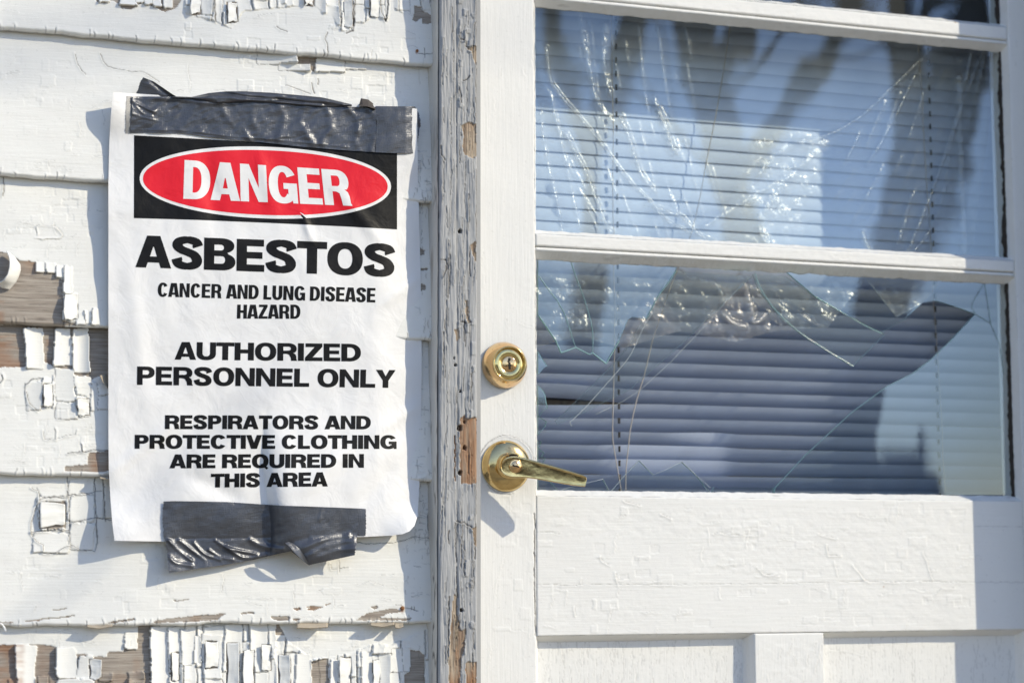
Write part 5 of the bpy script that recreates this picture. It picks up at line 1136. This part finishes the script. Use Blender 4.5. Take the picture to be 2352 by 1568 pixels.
# ------------------------------------------------------------------ torn plastic film behind the glass
FY = GLASS_Y + .016
film_o = [(1225, -20), (1500, -5), (1800, 22), (2290, 70)], [(1225, 800), (1330, 770), (1430, 800), (1560, 760), (1690, 785), (1780, 760), (1900, 752), (1990, 640), (2059, 727), (2118, 696), (2200, 610)]
px, py, U, V = coons(film_o[0], film_o[1], [(1225, -20), (1225, 800)], [(2290, 70), (2270, 300), (2235, 560), (2200, 610)], 420, 320)
crease = np.zeros(px.shape); milky = np.zeros(px.shape); dz = .0030*fbm(px/150, py/200, 701, 3)
CR = [([(1253, 110), (1264, 180), (1282, 212), (1330, 270), (1372, 320), (1420, 388), (1452, 428), (1480, 455), (1520, 500), (1570, 530), (1640, 555)], .0045, 5, 1.0), ([(1425, 270), (1440, 310), (1452, 350), (1470, 400), (1500, 440)], .004, 8, 1.2), ([(1510, 260), (1524, 290), (1530, 320), (1548, 350)], .006, 11, 1.5), ([(1300, 310), (1320, 350), (1350, 410), (1372, 470), (1392, 520), (1405, 535)], .0035, 7, 1.0),
      ([(1240, 260), (1256, 370), (1280, 470), (1290, 530)], .002, 5, .35), ([(1264, 212), (1300, 380), (1330, 520)], .002, 5, .3), ([(1330, 10), (1345, 120), (1370, 230), (1410, 280)], .002, 8, .35), ([(1390, 60), (1386, 140), (1400, 220)], .003, 9, .4), ([(1480, 470), (1560, 500), (1600, 540)], .003, 7, .9), ([(1860, 330), (1830, 330), (1790, 350), (1740, 400)], .004, 14, .9), ([(1830, 330), (1860, 360), (1800, 420), (1750, 500), (1760, 560)], .004, 16, .9),
      ([(2140, 110), (2060, 190), (1960, 280), (1850, 330)], .003, 5, .4), ([(2130, 110), (2050, 280), (1990, 380)], .002, 5, .3), ([(2230, 120), (2180, 320), (2100, 540), (2070, 600)], .003, 6, .45), ([(2200, 180), (2205, 380), (2215, 590)], .004, 9, .45), ([(2260, 110), (2190, 300), (2150, 500), (2060, 620)], .002, 5, .3), ([(1980, 535), (1984, 555), (1996, 575)], .004, 6, 1.3), ([(2090, 450), (2080, 500), (2060, 560)], .003, 7, .4),
      ([(1555, 622), (1590, 640), (1640, 650), (1660, 690)], .004, 10, 1.0), ([(1700, 640), (1720, 690), (1730, 740), (1760, 720)], .004, 10, .9), ([(1660, 720), (1680, 740), (1710, 750)], .003, 8, 1.0), ([(1730, 560), (1700, 600), (1700, 660)], .003, 10, .8), ([(1960, 690), (1986, 710), (2010, 716)], .003, 7, .9), ([(1885, 724), (1910, 735)], .003, 7, .8), ([(1620, 520), (1700, 470), (1780, 420)], .002, 9, .4)]
for pts, a, wd, g_ in CR:
    cm = catmull(pts, 6) + 0; d, sg = pldist(px, py, cm, 60); nn = .6+.6*np.clip(fbm(px/14, py/14, int(pts[0][0]), 2)+.35, 0, 1.2)
    dz = dz - a*np.exp(-(d/wd)**2)*nn; crease = np.maximum(crease, g_*np.exp(-(d/(wd*.7))**2)*nn); milky = np.maximum(milky, .20*g_*np.exp(-(d/(wd*.7))**2)*nn + .055*g_*np.exp(-np.abs(d+6*sg)/16))
for i_ in range(16):
    a0 = (1245+i_*22+8*math.sin(i_*5), 20+40*abs(math.sin(i_*3.1)) if i_ > 2 else 150+90*i_); a1 = (1380+i_*20+14*math.sin(i_*2.3), 545)
    cm = catmull([a0, ((a0[0]+a1[0])/2-18+6*math.sin(i_), (a0[1]+a1[1])/2), a1], 10); d, sg = pldist(px, py, cm, 40)
    nn = np.clip(fbm(px/40, py/60, 760+i_, 2)*1.6+.35, 0, 1); dz = dz-.0012*np.exp(-(d/4)**2)*nn; crease = np.maximum(crease, .22*np.exp(-(d/2.6)**2)*nn); milky = np.maximum(milky, .055*np.exp(-(d/2.4)**2)*nn+.025*np.exp(-np.abs(d+5*sg)/14)*nn)
for i_ in range(9):
    a0 = (2270-i_*34, 95+20*i_); a1 = (2120-i_*34, 560-8*i_); cm = catmull([a0, ((a0[0]+a1[0])/2+14, (a0[1]+a1[1])/2), a1], 10); d, sg = pldist(px, py, cm, 40)
    nn = np.clip(fbm(px/40, py/60, 780+i_, 2)*1.6+.25, 0, 1); dz = dz-.0012*np.exp(-(d/5)**2)*nn; crease = np.maximum(crease, .2*np.exp(-(d/3)**2)*nn); milky = np.maximum(milky, .04*np.exp(-(d/3)**2)*nn+.02*np.exp(-np.abs(d+5*sg)/14)*nn)
bxx = px+34*fbm(px/60, py/60, 741, 3)+.18*(py-430); blob = sstep(1690, 1740, bxx)*sstep(1900, 1840, bxx)*sstep(285, 340, py+30*fbm(px/50, py/50, 742, 2))*sstep(600, 470, py)
cw = np.clip(fbm(px/22, py/22, 711, 3)+.25, 0, 1); milky = np.maximum(milky, .17*blob+.16*blob*cw); crease = np.maximum(crease, .9*blob*np.clip(cw*1.6-.45, 0, 1))
low = sstep(600, 640, py); milky = np.maximum(milky, .055*low+.05*low*np.clip(fbm(px/40, py/30, 712, 3), 0, 1)); dz = dz + .003*low*fbm(px/30, py/30, 713, 3); crease = np.maximum(crease, .35*low*np.clip(fbm(px/20, py/26, 714, 3)*1.5, 0, 1))
milky = milky + .03*sstep(240, 330, py)*sstep(1800, 1500, px)*sstep(600, 560, py) + .001 + .009*np.clip(fbm(px/60, py/130, 715, 3), 0, 1)
P = at(px, py, np.full(px.shape, FY)); P[..., 1] += dz
tag(grid('plastic_film', P, M['film'], None, dict(crease=crease, milky=milky)), 'creased clear plastic film stretched behind the door glass and torn below', 'plastic sheet')

# ------------------------------------------------------------------ bare trees in front of the house, seen reflected in the glass
def refl(px, py, L):
    """point on the reflected line of sight at distance L in front of the glass"""
    p = at1(px, py, GLASS_Y); d = (p-CAM); d = d/d[1]; return np.array([p[0]+d[0]*L, GLASS_Y-L, p[2]+d[2]*L])
def tree(name, label, spec, L, seed, twigs=260, spread=1.0):
    """spec: list of (pixel path with widths) for the limbs visible in the reflection"""
    rs = np.random.RandomState(seed); root = None; paths = []; tips = []
    for pts in spec:
        W = np.array([refl(a, b, L + rs.uniform(-.2, .2)*(k > 0)) for k, (a, b, _) in enumerate(pts)])
        sc = (L+2.4)/F_PX/2
        r = np.array([w_*sc for *_, w_ in pts])
        if pts is spec[0]:
            base = W[0].copy(); base[2] = -.05; W = np.vstack([base, W]); r = np.r_[r[0]*1.35, r]; root = base
        cm = catmull(W, 6); rr = np.interp(np.linspace(0, 1, len(cm)), np.linspace(0, 1, len(r)), r)
        rr *= 1+.10*vn(np.arange(len(cm))*.7, np.arange(len(cm))*0+seed, seed); paths.append((cm, rr))
        d = cm[-1]-cm[-4]; tips.append((cm[-1], d/np.linalg.norm(d), rr[-1]*.6)); 
        for k in range(len(cm)//2, len(cm)-1, 5):
            dd = cm[k+1]-cm[k]; dd = dd/np.linalg.norm(dd) + rs.normal(0, .55, 3); tips.append((cm[k], dd/np.linalg.norm(dd), rr[k]*.16))
    t = empty(name, root, label, 'tree', 'bare trees reflected in the door glass')
    o = tubes('trunk', paths, M['bark'], t, 12)
    tw = []; todo = [(p, d, r, 0) for p, d, r in tips]
    while todo and len(tw) < twigs:
        p, d, r, dep = todo.pop(0)
        if r < .004 or dep > 4: continue
        n = 5; ln = rs.uniform(.35, .8)*(1 if dep < 2 else .7)*spread; q = [p]; dd = d.copy()
        for k in range(n): dd = dd+rs.normal(0, .16, 3)+np.array([0, 0, .06]); dd /= np.linalg.norm(dd); q.append(q[-1]+dd*ln/n*1.6)
        q = np.array(q); tw.append((q, np.linspace(r, r*.62, n+1)))
        for _ in range(rs.randint(2, 4)):
            k = rs.randint(2, n+1); nd = dd+rs.normal(0, .5, 3); nd /= np.linalg.norm(nd); todo.append((q[k], nd, r*rs.uniform(.4, .62), dep+1))
        todo.append((q[-1], dd, r*.62, dep+1))
    tubes('crown', tw, M['bark'], t, 5)
    return t
tree('bare_tree', 'thick bare tree reflected dark at the right of the middle light', [[(1930, 1180, 150), (1985, 900, 140), (2035, 700, 140), (2090, 520, 165), (2130, 380, 190), (2120, 280, 130), (2075, 120, 70), (2062, -60, 60), (2050, -260, 40)], [(2140, 380, 150), (2180, 240, 130), (2215, 60, 120), (2240, -120, 90), (2290, -320, 60)], [(2150, 330, 60), (2118, 180, 30), (2130, 20, 28), (2120, -160, 20)]], 5.2, 3)
tree('bare_tree', 'forked bare tree reflected near the centre of the middle light', [[(1760, 1180, 110), (1740, 800, 100), (1715, 560, 95), (1690, 430, 95), (1655, 280, 120), (1615, 120, 130), (1590, -40, 110), (1560, -260, 70)], [(1700, 430, 60), (1790, 300, 62), (1850, 200, 62), (1925, 80, 58), (1980, -60, 50), (2020, -220, 30)], [(1640, 250, 50), (1690, 120, 55), (1730, -20, 50), (1770, -200, 40)]], 6.5, 4)
tree('bare_tree', 'slender bare tree reflected at the left of the middle light', [[(1330, 1180, 80), (1345, 700, 70), (1360, 420, 62), (1395, 200, 60), (1430, 40, 55), (1440, -160, 45)], [(1360, 400, 45), (1310, 220, 45), (1275, 60, 45), (1250, -120, 35)], [(1395, 220, 40), (1460, 60, 40), (1490, -120, 30)]], 8.0, 6)
# far strip of wood across the field
rs = np.random.RandomState(77); V, Q, b = [], [], 0; XA, XB = refl(1960, 1000, 52)[0], refl(2150, 1000, 52)[0]
for _ in range(1500):
    x, y = rs.uniform(-25, 60), -rs.uniform(48, 58); tp = float(np.clip((x-XA)/(XB-XA), 0, 1)); h = rs.uniform(.8, 1.12)*(5.2-3.4*tp**.6)
    v, q = tube_geo(np.array([(x, y, 0), (x+rs.normal(0, .2), y, h*.5), (x+rs.normal(0, .5), y+rs.normal(0, .4), h)]), np.array([.30, .45, .08])*rs.uniform(.6, 1.5), 5, b); V.append(v); Q += q; b += len(v)
tag(link('distant_wood', raw_mesh('distant_wood', np.concatenate(V), np.array(Q)), M['bark']), 'far dark strip of bare wood across the field', 'wood', None, 'stuff')
